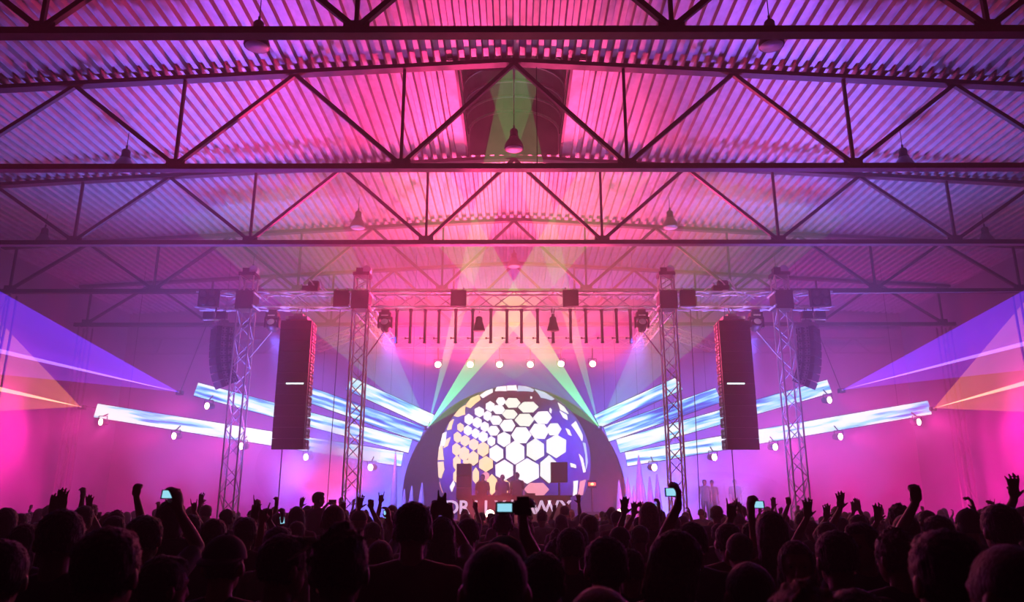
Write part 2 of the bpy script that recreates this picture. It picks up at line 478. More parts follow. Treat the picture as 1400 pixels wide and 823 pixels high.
# ------------------------------------------------------------------ stage deck and booth
STZ = 1.30
t = thing('stage_platform', 'black stage platform carrying the dome and booth', 'stage', (0, 28.7, 0))
for i in range(-7, 7):
    MB().box((i * 2 + 1, 5.5, STZ - 0.06), (1.98, 11.0, 0.12)).build('deck_panel', 'stage', t)
    MB().box((i * 2 + 1, 0.02, (STZ - 0.12) / 2), (1.97, 0.03, STZ - 0.13)).build('front_skirt', 'stage', t)
t = thing('dj_booth', 'low booth with white block letters on its front before the dome', 'booth', (0, 29.25, STZ))
MB().box((0, 0, 0.46), (4.1, 0.7, 0.92)).build('booth_front', 'stage', t)
MB().box((0, 0.05, 0.95), (4.2, 0.85, 0.06)).build('table_top', 'black', t)
for k in (-1.2, -0.3, 0.6):
    MB().box((k, 0.05, 1.02), (0.34, 0.38, 0.08)).build('deck_player', 'black', t)
def letters(txt, x, z, size, parent, y):
    for k, ch in enumerate(txt):
        if ch == ' ': continue
        cu = bpy.data.curves.new('letter', 'FONT'); cu.body = ch; cu.size = size; cu.extrude = 0.02; cu.align_x = 'CENTER'
        tmp = bpy.data.objects.new('tmp', cu); COL.objects.link(tmp)
        tmp.data.offset = 0.012
        dg = bpy.context.evaluated_depsgraph_get()
        me = bpy.data.meshes.new_from_object(tmp.evaluated_get(dg))
        bpy.data.objects.remove(tmp)
        me.materials.clear(); me.materials.append(M['letter'])
        o = link('letter', me, parent); o.location = (x + k * size * 0.66, y, z); o.rotation_euler = (R(90), 0, 0)
letters("DRILY'", -2.05 - 0.2, 0.34, 0.66, t, -0.37)
letters("AWVY", 0.55, 0.34, 0.66, t, -0.37)

# ------------------------------------------------------------------ dome with its lit hexagons
DC, DR = Vector((0, 34.2, 3.78)), 3.32
dome = thing('projection_dome', 'large round dome lit with white hexagons at the stage centre', 'dome', (0, 34.2, STZ))
vs, fs = [], []
NU, NV = 48, 24
tmin = math.asin((STZ - DC.z) / DR)
for i in range(NV + 1):
    tt = tmin + (pi / 2 - tmin) * i / NV * 0.999
    for k in range(NU):
        vs.append((DR * cos(tt) * cos(2 * pi * k / NU), DR * cos(tt) * sin(2 * pi * k / NU), DC.z - STZ + DR * sin(tt)))
for i in range(NV):
    for k in range(NU):
        fs.append((i * NU + k, i * NU + (k + 1) % NU, (i + 1) * NU + (k + 1) % NU, (i + 1) * NU + k))
MB().add(vs, fs).build('shell', 'dome', dome, True)
def on_dome(px, py, lift=0.03):
    d = ray(px, py).normalized(); o = CAM - DC; r = DR + lift
    b = o.dot(d); c = o.dot(o) - r * r
    disc = b * b - c
    if disc < 0:
        p = CAM + d * (-b); q = (p - DC).normalized() * r
        return DC + q
    return CAM + d * (-b - sqrt(disc))
def hexmat(name, c, s):
    m = mat(name, (0.06, 0.06, 0.06), 0.5, 0, 0.0, 4, c, s)
    return m
HEXM = {'w': hexmat('lit_white_hexagon', (1.0, 0.97, 1.0), 1.5), 'p': hexmat('lit_peach_hexagon', (1.0, 0.74, 0.36), 1.5),
        'g': hexmat('lit_pale_green_hexagon', (0.90, 0.97, 0.86), 1.45), 'r': hexmat('lit_rose_hexagon', (1.0, 0.36, 0.45), 1.2),
        'b': hexmat('lit_sky_hexagon', (0.55, 0.75, 1.0), 1.2)}
def zpx(zx, zy): return 560 + zx / 4.114, 510 + zy / 4.114
def plate(pts, mm, name='lit_panel'):
    top = [on_dome(*p) for p in pts]
    c = sum(top, Vector()) / len(top); c = DC + (c - DC).normalized() * (DR + 0.035)
    low = [DC + (p - DC).normalized() * (DR - 0.01) for p in top]
    n = len(top)
    vs = [c] + top + low
    fs = [(0, 1 + (k + 1) % n, 1 + k) for k in range(n)] + [(1 + k, 1 + (k + 1) % n, 1 + n + (k + 1) % n, 1 + n + k) for k in range(n)]
    off = Vector((0, 34.2, STZ))
    MB().add([v - off for v in vs], fs).build(name, HEXM[mm], dome)
HEX = [(513,157,24,20,'w'),(580,166,44,28,'g'),(668,190,56,32,'g'),(453,186,26,25,'w'),(501,204,32,25,'w'),(391,217,26,25,'w'),
       (565,230,42,26,'g'),(437,240,23,26,'w'),(332,260,25,27,'w'),(486,264,32,25,'w'),(646,263,52,37,'g'),(750,250,52,38,'w'),
       (379,277,25,27,'w'),(552,294,40,32,'w'),(285,305,17,23,'p'),(422,300,24,26,'w'),(326,322,23,25,'w'),(472,324,31,27,'w'),
       (731,327,55,45,'w'),(812,315,38,34,'g'),(370,339,21,25,'w'),(628,349,54,49,'w'),(268,362,20,28,'p'),(412,358,26,28,'w'),
       (311,380,25,28,'p'),(459,383,22,25,'w'),(531,371,41,41,'w'),(360,402,26,30,'p'),(826,411,60,63,'g'),(262,429,22,32,'p'),
       (413,428,32,37,'p'),(708,431,54,61,'g'),(306,452,28,37,'p'),(488,452,44,46,'w'),(593,447,60,66,'w'),(357,480,29,38,'p'),
       (264,505,21,38,'p'),(429,511,44,42,'p'),(533,547,55,55,'w'),(661,551,73,68,'w'),(785,541,55,72,'g'),(263,580,19,33,'p'),
       (371,578,18,40,'p'),(462,628,30,50,'p'),(542,640,22,36,'p'),(715,655,72,38,'r'),(428,580,20,22,'r'),(317,500,18,12,'p'),
       (160,650,10,30,'r'),(300,560,14,8,'p'),(305,592,13,7,'p')]
rnd = random.Random(5)
for (zx, zy, rx, ry, c) in HEX:
    ph = 0 if rx > ry * 1.08 else pi / 6
    pts = []
    for k in range(6):
        a = ph + 2 * pi * k / 6
        j = (1 + rnd.uniform(-0.05, 0.05)) * (0.93 if rx > 40 else 1.0)
        pts.append(zpx(zx + rx * cos(a) * j * 1.10, zy + ry * sin(a) * j * 1.13))
    plate(pts, c)
RIM = [([(165,430),(185,340),(205,330),(200,400)],'w'),([(190,420),(205,375),(228,360),(210,410)],'p'),([(158,490),(165,415),(182,405),(190,488)],'p'),
       ([(162,585),(158,500),(186,498),(192,545),(175,592)],'p'),([(208,320),(225,275),(246,258),(232,315)],'p'),([(248,240),(280,200),(312,180),(310,230),(270,245)],'p'),
       ([(312,185),(345,140),(390,122),(398,145),(340,195)],'p'),([(395,125),(430,100),(466,88),(468,105),(410,138)],'w'),([(480,98),(490,78),(545,72),(545,98)],'w'),
       ([(548,95),(548,70),(600,68),(606,95)],'w'),([(606,98),(610,70),(660,76),(700,92),(695,102)],'b'),([(705,90),(760,108),(815,145),(800,150),(740,135)],'b'),
       ([(835,165),(870,190),(895,228),(850,205)],'g'),([(845,212),(885,235),(890,262),(866,248)],'w'),([(912,290),(935,270),(975,350),(972,382)],'w'),
       ([(978,390),(990,395),(1003,500),(995,540)],'b'),([(955,455),(975,480),(992,555),(980,560)],'w'),([(922,690),(925,610),(948,605),(942,680)],'w'),
       ([(948,690),(962,610),(992,600),(975,685)],'r'),([(880,310),(900,320),(912,352),(896,345)],'w'),([(905,505),(935,515),(938,535),(910,528)],'g'),
       ([(225,640),(245,605),(252,630),(235,668)],'w'),([(790,195),(800,205),(798,225),(788,212)],'w'),([(680,130),(690,132),(688,142),(680,140)],'w')]
for pts, c in RIM: plate([zpx(*p) for p in pts], c)

# dark arched backdrop behind the dome
vs, fs = [], []
NB = 48
t = thing('arch_backdrop', 'dark round backdrop standing behind the lit dome', 'backdrop', (0, 38.0, STZ))
for yy in (0, 0.15):
    vs += [(-5.3, yy, 0), (5.3, yy, 0)] + [(5.3 * cos(pi * k / NB), yy, 1.0 + 5.3 * sin(pi * k / NB)) for k in range(NB + 1)]
n = NB + 3
fs = [tuple(range(n)), tuple(range(2 * n - 1, n - 1, -1))] + [(k, n + k, n + (k + 1) % n, (k + 1) % n) for k in range(n)]
MB().add(vs, fs).build('cloth', 'backdrop', t)
m = MB()
for k in range(NB):
    m.tube((5.33 * cos(pi * k / NB), 0, 1.0 + 5.33 * sin(pi * k / NB)), (5.33 * cos(pi * (k + 1) / NB), 0, 1.0 + 5.33 * sin(pi * (k + 1) / NB)), 0.04, 5)
m.build('rim_tube', 'rig', t)

# ------------------------------------------------------------------ aluminium box trusses
def box_truss(t, p0, p1, w, h, step=0.62, rc=0.034, rb=0.019, up=(0, 0, 1), faces=4, couplers=0):
    p0, p1 = Vector(p0), Vector(p1); d = (p1 - p0); L = d.length; d.normalize()
    u = Vector(up)
    if abs(d.dot(u)) > 0.95: u = Vector((0, 1, 0))
    a = d.cross(u).normalized(); b = a.cross(d).normalized()
    cs = [(-w / 2, -h / 2), (w / 2, -h / 2), (w / 2, h / 2), (-w / 2, h / 2)]
    ofs = [a * i + b * j for i, j in cs]
    for o in ofs: MB().tube(p0 + o, p1 + o, rc, 6).build('chord', 'alu', t)
    n = max(1, round(L / step)); st = L / n
    for fi in range(faces):
        o1, o2 = ofs[fi], ofs[(fi + 1) % 4]
        for k in range(n):
            q0, q1 = p0 + d * (k * st), p0 + d * ((k + 1) * st)
            if (k + fi) % 2: MB().tube(q0 + o1, q1 + o2, rb, 4, cap=False).build('brace', 'alu', t)
            else: MB().tube(q0 + o2, q1 + o1, rb, 4, cap=False).build('brace', 'alu', t)
    for k in range(couplers):
        q = p0 + d * (L * (k + 0.5) / couplers)
        for o in ofs: MB().tube(q + o - d * 0.10, q + o + d * 0.10, rc * 1.7, 6).build('coupler', 'alu_bright', t)

TX = (-10.05, -5.75, 5.75, 10.05)
for x in TX:
    inner = abs(x) < 7
    t = thing('truss_tower', 'lattice truss tower %s' % ('at the edge of the central stage opening' if inner else 'between the main and outer speaker arrays'),
              'truss tower', (x, 28.0, 0), 'inner stage towers' if inner else 'outer stage towers')
    MB().box((0, 0, 0.05), (1.1, 1.1, 0.1)).build('base_plate', 'black', t)
    box_truss(t, (0, 0, 0.1), (0, 0, 9.0), 0.52, 0.52, 0.56)
    MB().box((0, 0, 9.34), (0.66, 0.66, 0.70)).build('sleeve_block', 'black', t)
    for dx in (-0.36, 0.36):
        for dz in (9.1, 9.6): MB().tube((dx, -0.42, dz), (dx, 0.42, dz), 0.04, 6).build('sleeve_roller', 'alu_bright', t)
    box_truss(t, (0, 0, 9.72), (0, 0, 10.3), 0.5, 0.5, 0.3)
    MB().box((0, 0, 10.36), (0.62, 0.62, 0.12)).box((-0.1, 0, 10.52), (0.25, 0.3, 0.22)).build('tower_head', 'black', t)
    MB().lathe([(0.05, -0.16), (0.17, -0.14), (0.17, 0.14), (0.05, 0.16)], 14, (0.16, 0, 10.56), Matrix.Rotation(R(90), 3, 'X')).build('pulley', 'alu_bright', t)

t = thing('front_truss', 'horizontal aluminium box truss carrying the lanterns across the stage front', 'truss', (0, 28.0, 9.36))
for (a, b, c) in ((-11.9, -10.48, 2), (-9.62, -6.18, 5), (-5.32, 5.32, 14), (6.18, 9.62, 5), (10.48, 11.9, 2)):
    box_truss(t, (a, 0, 0), (b, 0, 0), 0.5, 0.58, 0.76, couplers=c)
t = thing('rear_truss', 'hazy horizontal truss across the stage rear above the dome', 'truss', (0, 35.6, 9.36))
box_truss(t, (-5.75, 0, 0), (5.75, 0, 0), 0.4, 0.5, 0.9)
for s in (-1, 1):
    t = thing('side_truss', 'ladder-like truss running back from an inner stage tower', 'truss', (s * 5.75, 28.29, 9.2), 'side trusses of the stage roof')
    box_truss(t, (0, 0, 0), (0, 7.15, 0), 0.5, 0.4, 0.5, couplers=4)
    t = thing('wing_truss', 'short truss angled outward behind a main speaker array', 'truss', (s * 6.2, 30.8, 8.9), 'angled wing trusses')
    box_truss(t, (0, 0, 0), (s * 3.0, 4.2, 0.1), 0.4, 0.35, 0.6)

# ------------------------------------------------------------------ line arrays
def line_array(name, label, group, top, yaw, n, h, w, d, tilts):
    t = thing(name, label, 'speaker', top, group)
    t.rotation_euler = (0, 0, yaw)
    cab = grl = plt = None
    p = Vector((0, 0, 0))
    for k in range(n):
        a = R(tilts(k))
        if cab is None:
            m = MB(); f, r = h * 0.49, h * 0.42
            vs = [(-w/2,-d/2,-f),(w/2,-d/2,-f),(w/2,d/2,-r),(-w/2,d/2,-r),(-w/2,-d/2,f),(w/2,-d/2,f),(w/2,d/2,r),(-w/2,d/2,r)]
            m.add(vs, [(3,2,1,0),(4,5,6,7),(0,1,5,4),(1,2,6,5),(2,3,7,6),(3,0,4,7)])
            cabm = m.mesh('cabinet', 'black'); cab = 1
            grlm = MB().box((0, -d / 2 - 0.012, 0), (w * 0.95, 0.02, h * 0.88)).mesh('grille', 'grille')
            plm = [MB().box((s * (w / 2 + 0.012), yy * d, 0), (0.024, d * ww, h * hh)).mesh('rigging_plate', 'rig') for s in (-1, 1) for (yy, ww, hh) in ((-0.12, 0.30, 0.86), (0.3, 0.22, 0.7))]
            hm = MB()
            for s in (-1, 1):
                for yy in (-0.2, 0.0, 0.3): hm.box((s * (w / 2 + 0.03), yy * d, h * 0.2), (0.02, 0.05, 0.06)).box((s * (w / 2 + 0.03), yy * d, -h * 0.22), (0.02, 0.05, 0.06))
            hmm = hm.mesh('pin_hole', 'black')
        c = link('cabinet', cabm, t)
        rot = Matrix.Rotation(a, 3, 'X')
        p2 = p + rot @ Vector((0, 0, -h / 2))
        c.location = p2; c.rotation_euler = (a, 0, 0)
        link('grille', grlm, c); [link('rigging_plate', q_, c) for q_ in plm]; link('pin_holes', hmm, c)['kind'] = 'stuff'
        p = p + rot @ Vector((0, 0, -h))
    MB().box((0, 0, 0.09), (w * 0.7, d * 1.1, 0.12)).box((0, 0.0, 0.22), (w * 0.3, d * 0.5, 0.16)).build('fly_frame', 'rig', t)
    return t, p
for s in (-1, 1):
    px = 409 if s < 0 else 1000
    top = at(px, 441, 27.6)
    t, end = line_array('line_array', 'tall black line array of stacked cabinets hung beside an inner tower', 'main line arrays', top, 0, 12, 0.385, 1.12, 0.72, lambda k: 0.4 * max(0, k - 6))
    st = MB().box((s * -0.12, -0.40, -2.32), (0.62, 0.02, 0.05)).build('reflection_strip', mat('reflected_strip_glow', (0.8, 0.9, 0.9), 0.4, 0, 0, 4, (0.7, 1.0, 0.95), 2.0), t)  # glowing bar stands in for an LED strip's reflection on the cabinets
    MB().tube((0, 0, 0.28), (0, 0.4, 0.75), 0.02, 5).tube((-0.25, 0, 0.15), (-0.1, 0.4, 0.75), 0.015, 5).tube((0.25, 0, 0.15), (0.1, 0.4, 0.75), 0.015, 5).build('hoist_chain', 'rig', t)
    MB().tube((-0.3, 0.1, -4.55), (-0.3, 0.1, -top.z + 0.02), 0.02, 5).build('tether_cable', 'rope', t)
    px = 305 if s < 0 else 1104
    top2 = at(px, 449, 27.9)
    t, end = line_array('side_array', 'short curved black line array hung from the truss end', 'outer line arrays', top2, s * R(52), 8, 0.27, 0.82, 0.6, lambda k: 0.55 * k * k)
    MB().tube((0.1, 0, 0.28), (0.1, 0, 9.05 - top2.z), 0.02, 5).tube((-0.1, 0, 0.28), (-0.1, 0, 9.05 - top2.z), 0.02, 5).build('hoist_chain', 'rig', t)
    # hoist on the truss above the main array
    q = at(425 if s < 0 else 985, 395, 28.0)
    t = thing('chain_hoist', 'chain hoist with tangled hooks on the truss above a main line array', 'hoist', (q.x, 28.0, 9.68), 'chain hoists')
    MB().box((0, 0, 0.12), (0.6, 0.32, 0.24)).lathe([(0.1, -0.2), (0.14, -0.15), (0.14, 0.15), (0.1, 0.2)], 12, (0.1, 0, 0.34), Matrix.Rotation(R(90), 3, 'Y')).build('motor', 'black', t)
    for k, (dx, dz, ln) in enumerate(((-0.3, 0.35, 0.3), (0.32, 0.5, 0.36), (-0.05, 0.5, 0.25), (0.4, 0.18, 0.2))):
        MB().tube((dx, -0.1, dz), (dx + 0.2, -0.12, dz - ln), 0.035, 6).build('hook', 'alu_bright', t)
    MB().tube((0, 0, 0.5), (0, 2.8, 10.5 - 9.68), 0.012, 4).build('chain', 'rig', t)

# ------------------------------------------------------------------ lanterns
def wash_lantern(label, group, p, aim, hang):
    """short par can; hang = point its bracket reaches up to"""
    t = thing('wash_lantern', label, 'stage light', p, group)
    d = (Vector(aim) - p).normalized()
    q = d.to_track_quat('Z', 'Y').to_matrix()
    MB().lathe([(0.06, -0.30), (0.12, -0.26), (0.15, -0.1), (0.15, 0.05), (0.16, 0.06), (0.16, 0.08)], 14, (0, 0, 0), q).build('housing', 'black', t, True)
    MB().lathe([(0.02, 0.10), (0.10, 0.095), (0.145, 0.083), (0.145, 0.075)][::-1], 14, (0, 0, 0), q).build('lens', 'lens', t, True)
    MB().bar((-0.19, 0, 0), (-0.19, 0, 0.26), 0.03).bar((0.19, 0, 0), (0.19, 0, 0.26), 0.03).bar((-0.19, 0, 0.26), (0.19, 0, 0.26), 0.03).build('yoke', 'black', t)
    MB().tube((0, 0, 0.26), Vector(hang) - p, 0.03, 6).build('clamp', 'black', t)
    return t
for i, (px, py) in enumerate(REAR_PX):
    p = at(px, py, 35.6)
    wash_lantern('lit wash lantern hung below the rear truss over the dome', 'rear wash lanterns', p, p + Vector((0, -3, 0.2)), (p.x, 35.40, 9.16))
# LED strips fanning out from the dome
RAY_L = [((477, 524), (590, 576), 0.62, 0.40, 'short'), ((424, 540), (577, 594), 0.36, 0.62, 'second shortest'), ((268, 532), (561, 610), 0.36, 0.52, 'second longest'), ((131, 561), (550, 628), 0.36, 0.52, 'longest')]
RAY_Y = 34.6
strips = {}
for s in (-1, 1):
    for i, (pa, pb, c0, c1, nm) in enumerate(RAY_L):
        def mir(p): return p if s < 0 else (1406 - p[0] - (4 if p[0] < 300 else 0), p[1] - (4 if p[0] < 300 else 0))
        A, B = at(*mir(pa), RAY_Y), at(*mir(pb), RAY_Y)
        c = (A + B) / 2; d = B - A; L = d.length; ang = atan2(-d.z, d.x)
        t = thing('led_strip', '%s glowing LED strip of the fan beside the dome, streaked white and blue' % nm, 'led strip', c, 'LED strips fanning from the dome')
        t.rotation_euler = (0, ang, 0)
        ws = [0.60, 0.66, 0.60, 0.60][i]
        cc0, cc1 = [(0.28, 0.54), (0.37, 0.63), (0.27, 0.55), (0.25, 0.52)][i]
        MB().box((0, 0.06, 0), (L, 0.10, ws + 0.06)).build('housing', 'black', t)
        nseg = max(2, round(L / 1.0))
        sm = screen_mat('led_streaks', cc0, cc1, 1.6, i * 2 + (s > 0) + 1)
        for k in range(nseg):
            x0, x1 = -L / 2 + L * k / nseg, -L / 2 + L * (k + 1) / nseg
            m = MB().box(((x0 + x1) / 2, -0.005, 0), (x1 - x0 - 0.006, 0.03, ws))
            m.build('screen_module', sm, t)
        for k in (-0.4, 0.4):
            wx = c + (B - A) * k; Lc = roofz(wx.x) + 0.1 - wx.z; MB().tube((k * L, 0.08, 0), (k * L - sin(ang) * Lc, 0.08, cos(ang) * Lc), 0.008, 4).build('suspension_cable', 'rope', t)
        strips[(s, i)] = (A, B)
def strip_z(s, i, x):
    A, B = strips[(s, i)]
    return A.z + (B.z - A.z) * (x - A.x) / (B.x - A.x)
for i, (px, py) in enumerate(SIDE_PX):
    p = at(px, py, 34.2); s = -1 if px < 700 else 1
    k = 2 if i in (5, 11) else 3
    inner = i in (4, 10)
    wash_lantern('lit wash lantern hung beneath the %s LED strip' % ('second longest' if k == 2 else 'longest'), 'side wash lanterns', p,
                 p + Vector((s * 1.6, -3.0, -0.2)), (p.x, 34.66, strip_z(s, k, p.x) - 0.05))
for i, (px, py) in enumerate(LOW_PX):
    p = at(px, py, 28.45)
    t = thing('floor_lantern', 'lit round lantern low at the stage edge behind the raised hands', 'stage light', p, 'stage edge lanterns')
    q = Matrix.Rotation(R(90), 3, 'X')
    MB().lathe([(0.08, -0.22), (0.15, -0.16), (0.17, 0.04), (0.17, 0.06)], 14, (0, 0, 0), q).build('housing', 'black', t, True)
    MB().lathe([(0.155, 0.05), (0.155, 0.062), (0.1, 0.08), (0.02, 0.085)], 14, (0, 0, 0), q).build('lens', 'lens', t, True)
    MB().bar((-0.2, 0, -0.2), (-0.2, 0, 0.05), 0.03).bar((0.2, 0, -0.2), (0.2, 0, 0.05), 0.03).bar((-0.2, 0, -0.2), (0.2, 0, -0.2), 0.03).tube((0, 0, -0.2), (0, 0, -p.z + 0.02), 0.03, 6).build('stand', 'black', t)

def moving_head(label, p, s):
    t = thing('moving_head', label, 'stage light', p, 'moving heads under the front truss')
    MB().box((0, 0, 0.0), (0.44, 0.36, 0.20)).box((0, 0, 0.16), (0.3, 0.2, 0.12)).build('base', 'black', t)
    m = MB()
    for k in (-1, 1): m.box((k * 0.24, 0, -0.26), (0.07, 0.2, 0.40))
    m.box((0, 0, -0.12), (0.55, 0.2, 0.05))
    m.build('yoke', 'black', t)
    q = Matrix.Rotation(R(65), 3, 'X')
    MB().lathe([(0.10, -0.24), (0.19, -0.20), (0.20, 0.12), (0.17, 0.20), (0.15, 0.22)], 16, (0, 0, -0.36), q).build('head', 'black', t, True)
    MB().lathe([(0.14, 0.222), (0.13, 0.235), (0.05, 0.25)], 16, (0, 0, -0.36), q).build('lens', 'lampglass', t, True)
    MB().box((0, -0.19, -0.02), (0.26, 0.02, 0.05)).build('label_plate', 'alu_bright', t)
    return t
for i, (px, py) in enumerate(HEAD_PX):
    p = at(px, py, 28.0); s = -1 if px < 700 else 1
    p = Vector((p.x, 28.0, 8.78))
    outer = i in (0, 3)
    moving_head('dark moving-head lantern under the front truss %s' % ('between outer tower and main array' if outer else 'beside an inner tower'), p, s)
    # knee brace from the tower
    tx = s * (10.05 if outer else 5.75); sg = 1 if p.x > tx else -1
    tag(MB().tube((p.x, 28.0, 8.2), (tx + sg * 0.27, 28.0, 7.2), 0.03, 6).build('knee_brace', 'alu'), 'slanting brace rod between %s tower and its moving head' % ('an outer' if outer else 'an inner'), 'brace', 'knee braces of the rig')
for px in (655, 756):
    p = at(px, 440, 27.75)
    t = thing('hanging_lantern', 'dark flared lantern hung low under the middle of the front truss', 'stage light', p, 'flared lanterns under the front truss')
    MB().lathe([(0.22, -0.34), (0.225, -0.30), (0.13, 0.02), (0.12, 0.16), (0.07, 0.20)], 14).build('housing', 'black', t, True)
    MB().bar((-0.15, 0, 0.02), (-0.15, 0, 0.32), 0.025).bar((0.15, 0, 0.02), (0.15, 0, 0.32), 0.025).bar((-0.15, 0, 0.32), (0.15, 0, 0.32), 0.025).tube((0, 0, 0.32), (0, 0, 9.05 - p.z), 0.025, 6).build('yoke', 'alu', t)
TUBES = [542, 561, 581, 600, 623, 646, 671, 693, 713, 735, 756, 780, 801, 823, 843, 862]
for px in TUBES:
    p = at(px, 446, 28.2)
    t = thing('light_tube', 'unlit black light tube hanging upright from the front truss', 'light tube', (p.x, 28.2, 9.05), 'row of hanging light tubes')
    MB().tube((0, 0, 0), (0, 0, -1.22), 0.055, 8).build('tube', 'tube', t)
    MB().tube((0, 0, -1.22), (0, 0, -1.27), 0.065, 8).tube((0, 0, 0.05), (0, 0, -0.06), 0.07, 8).build('end_cap', 'black', t)
    MB().bar((0, 0, -1.08), (-0.16, 0, -1.08), 0.03).box((-0.17, 0, -1.08), (0.06, 0.06, 0.07)).build('bracket', 'black', t)
for px in (467, 627, 780, 940):
    p = at(px, 409, 27.68)
    t = thing('strobe_box', 'square dark strobe box clamped onto the front truss', 'stage light', (p.x, 27.66, 9.36), 'strobe boxes on the front truss')
    MB().box((0, 0, 0), (0.58, 0.16, 0.62)).build('housing', 'black', t)
    MB().box((0, -0.085, 0), (0.48, 0.02, 0.5)).build('face', 'grille', t)
    for k in (-0.18, 0.18): MB().box((k, 0.06, 0.36), (0.06, 0.1, 0.12)).build('clamp', 'alu', t)
for s in (-1, 1):
    t = thing('blinder', 'boxy four-lamp blinder at the outer end of the front truss', 'stage light', (s * 11.35, 27.62, 9.36), 'blinders at the truss ends')
    MB().box((0, 0, 0), (0.72, 0.2, 0.66)).build('housing', 'black', t)
    for dx in (-0.17, 0.17):
        for dz in (-0.16, 0.16):
            MB().lathe([(0.13, 0.09), (0.14, 0.115), (0.04, 0.125)], 12, (dx, 0, dz), Matrix.Rotation(R(90), 3, 'X')).build('lamp', 'lampshade', t, True)
    t = thing('twin_blinder', 'small twin-lamp bar hung under the outer truss end', 'stage light', (s * 11.15, 27.9, 8.78), 'twin lamps at the truss ends')
    MB().box((-0.24, 0, 0), (0.36, 0.22, 0.26)).box((0.24, 0, 0), (0.36, 0.22, 0.26)).build('housing', 'black', t)
    MB().box((0, -0.02, -0.16), (0.9, 0.06, 0.05)).build('bar', 'alu_bright', t)
    MB().tube((0, 0, 0.1), (0, 0, 0.3), 0.03, 6).build('clamp', 'black', t)
tag(MB().tube((11.9, 28.0, 9.64), (21.9, 28.6, 9.9), 0.018, 5).build('lit_chord_line', 'alu_bright'), 'bright thin line standing in for the lit bottom chord of a roof truss', 'cable')  # thin bright rod stands in for light along a roof truss chord
for px, lb in ((465, 'main line array'), (944, 'line array')):
    p = at(px, 420, 28.15)
    tag(MB().tube((p.x, 28.2, 9.07), (p.x - 0.1, 28.3, 0.0), 0.015, 5).build('hanging_cable', 'rope'), 'black cable hanging to the floor between main array and inner tower', 'cable', 'cables beside the inner towers')

# ------------------------------------------------------------------ things standing on the stage
def speaker_stack(px, ptop, pbot, Y, lb, n, w):
    a, b = at(px, ptop, Y), at(px, pbot, Y)
    z0 = max(STZ, b.z)
    t = thing('monitor_stack', lb, 'speaker', (a.x, Y, STZ))
    h = (a.z - z0) / n
    for k in range(n):
        c = MB().box((0, 0, z0 - STZ + h * (k + 0.5)), (w, 0.6, h - 0.02)).build('cabinet', 'black', t)
        MB().box((0, -0.31, z0 - STZ + h * (k + 0.5)), (w * 0.9, 0.02, h * 0.86)).build('grille', 'grille', c)
    if z0 > STZ + 0.05:
        MB().tube((0, 0, 0), (0, 0, z0 - STZ), 0.04, 8).box((0, 0, 0.03), (0.5, 0.5, 0.05)).build('stand', 'black', t)
speaker_stack(635, 634, 684, 30.0, 'dark stack of three monitor speakers beside the booth', 3, 0.55)
speaker_stack(764, 632, 660, 30.0, 'single dark monitor speaker raised on a stand by the booth', 1, 0.62)
p = at(809, 662, 31.2)
t = thing('stage_monitor', 'small stage monitor with a glowing red and yellow badge', 'speaker', (p.x, 31.2, STZ))
MB().box((0, 0, 0.2), (0.5, 0.4, 0.4)).box((0, 0, (p.z - STZ)), (0.34, 0.25, 0.3)).tube((0, 0, 0.4), (0, 0, p.z - STZ), 0.04, 8).build('housing', 'black', t)
MB().box((0, -0.14, p.z - STZ), (0.28, 0.02, 0.12)).build('badge', mat('red_badge', (0.8, 0.1, 0.05), 0.4, 0, 0, 4, (1.0, 0.12, 0.04), 2.0), t)
MB().lathe([(0.06, -0.16), (0.07, -0.17)], 12, (0, 0, p.z - STZ), Matrix.Rotation(R(90), 3, 'X')).ball((0, -0.155, p.z - STZ), 0.06, 0.02, 0.05).build('badge_disc', mat('yellow_badge', (0.9, 0.7, 0.1), 0.4, 0, 0, 4, (1.0, 0.75, 0.2), 2.5), t)
SPIKES = [(846, 656, 11), (858, 652, 13), (873, 622, 15), (888, 651, 12), (898, 648, 12), (880, 662, 10), (866, 664, 10),
          (541, 617, 10), (553, 668, 9), (563, 664, 10), (577, 660, 11)]
for (px, py, wpx) in SPIKES:
    p = at(px, py, 31.8); H = p.z - STZ; r = wpx / FPX * 32 / 2
    t = thing('cloth_spike', '%s pointed pale cloth spike standing on the stage beside the dome' % ('tallest' if H > 2.8 else 'short'), 'stage decor', (p.x, 31.8, STZ),
              'tall cloth spikes' if H > 2.8 else 'short cloth spikes')
    MB().lathe([(r, 0), (r * 0.86, H * 0.3), (r * 0.6, H * 0.62), (r * 0.3, H * 0.88), (0.015, H)], 10).build('cloth', 'spike', t, True)
    MB().lathe([(r * 1.1, 0), (r * 1.1, 0.04)], 10).build('base_ring', 'black', t)

# ------------------------------------------------------------------ laser projectors and their fans of light
def fan(label, group, src, A, B, m, ext=1.0, n=16):
    src = Vector(src); A = src + (Vector(A) - src) * ext; B = src + (Vector(B) - src) * ext
    vs, fs = [Vector((0, 0, 0))], []
    a, b = A - src, B - src
    for k in range(n + 1):
        u = k / n; q = a.lerp(b, u); vs.append(q.normalized() * (a.length * (1 - u) + b.length * u))
    fs = [(0, k + 1, k + 2) for k in range(n)]
    o = MB().add(vs, fs).build('laser_fan', m); o.location = src
    return tag(o, label, 'laser beam', group)
def projector(label, group, p, rod):
    t = thing('laser_projector', label, 'laser', p, group)
    MB().box((0, 0.14, -0.02), (0.26, 0.24, 0.18)).build('housing', 'black', t)
    MB().lathe([(0.04, 0.0), (0.05, 0.02), (0.05, 0.04)], 10, (0, 0.0, 0), Matrix.Rotation(R(-90), 3, 'X')).build('aperture', M['lampglass'], t)
    MB().tube((0, 0.2, 0.05), Vector(rod) - p, 0.02, 6).build('bracket', 'black', t)
M['green'] = beam_mat('green_laser_light', (0.12, 1.0, 0.16), 4.5, 4.0, 0.25, 2.6)
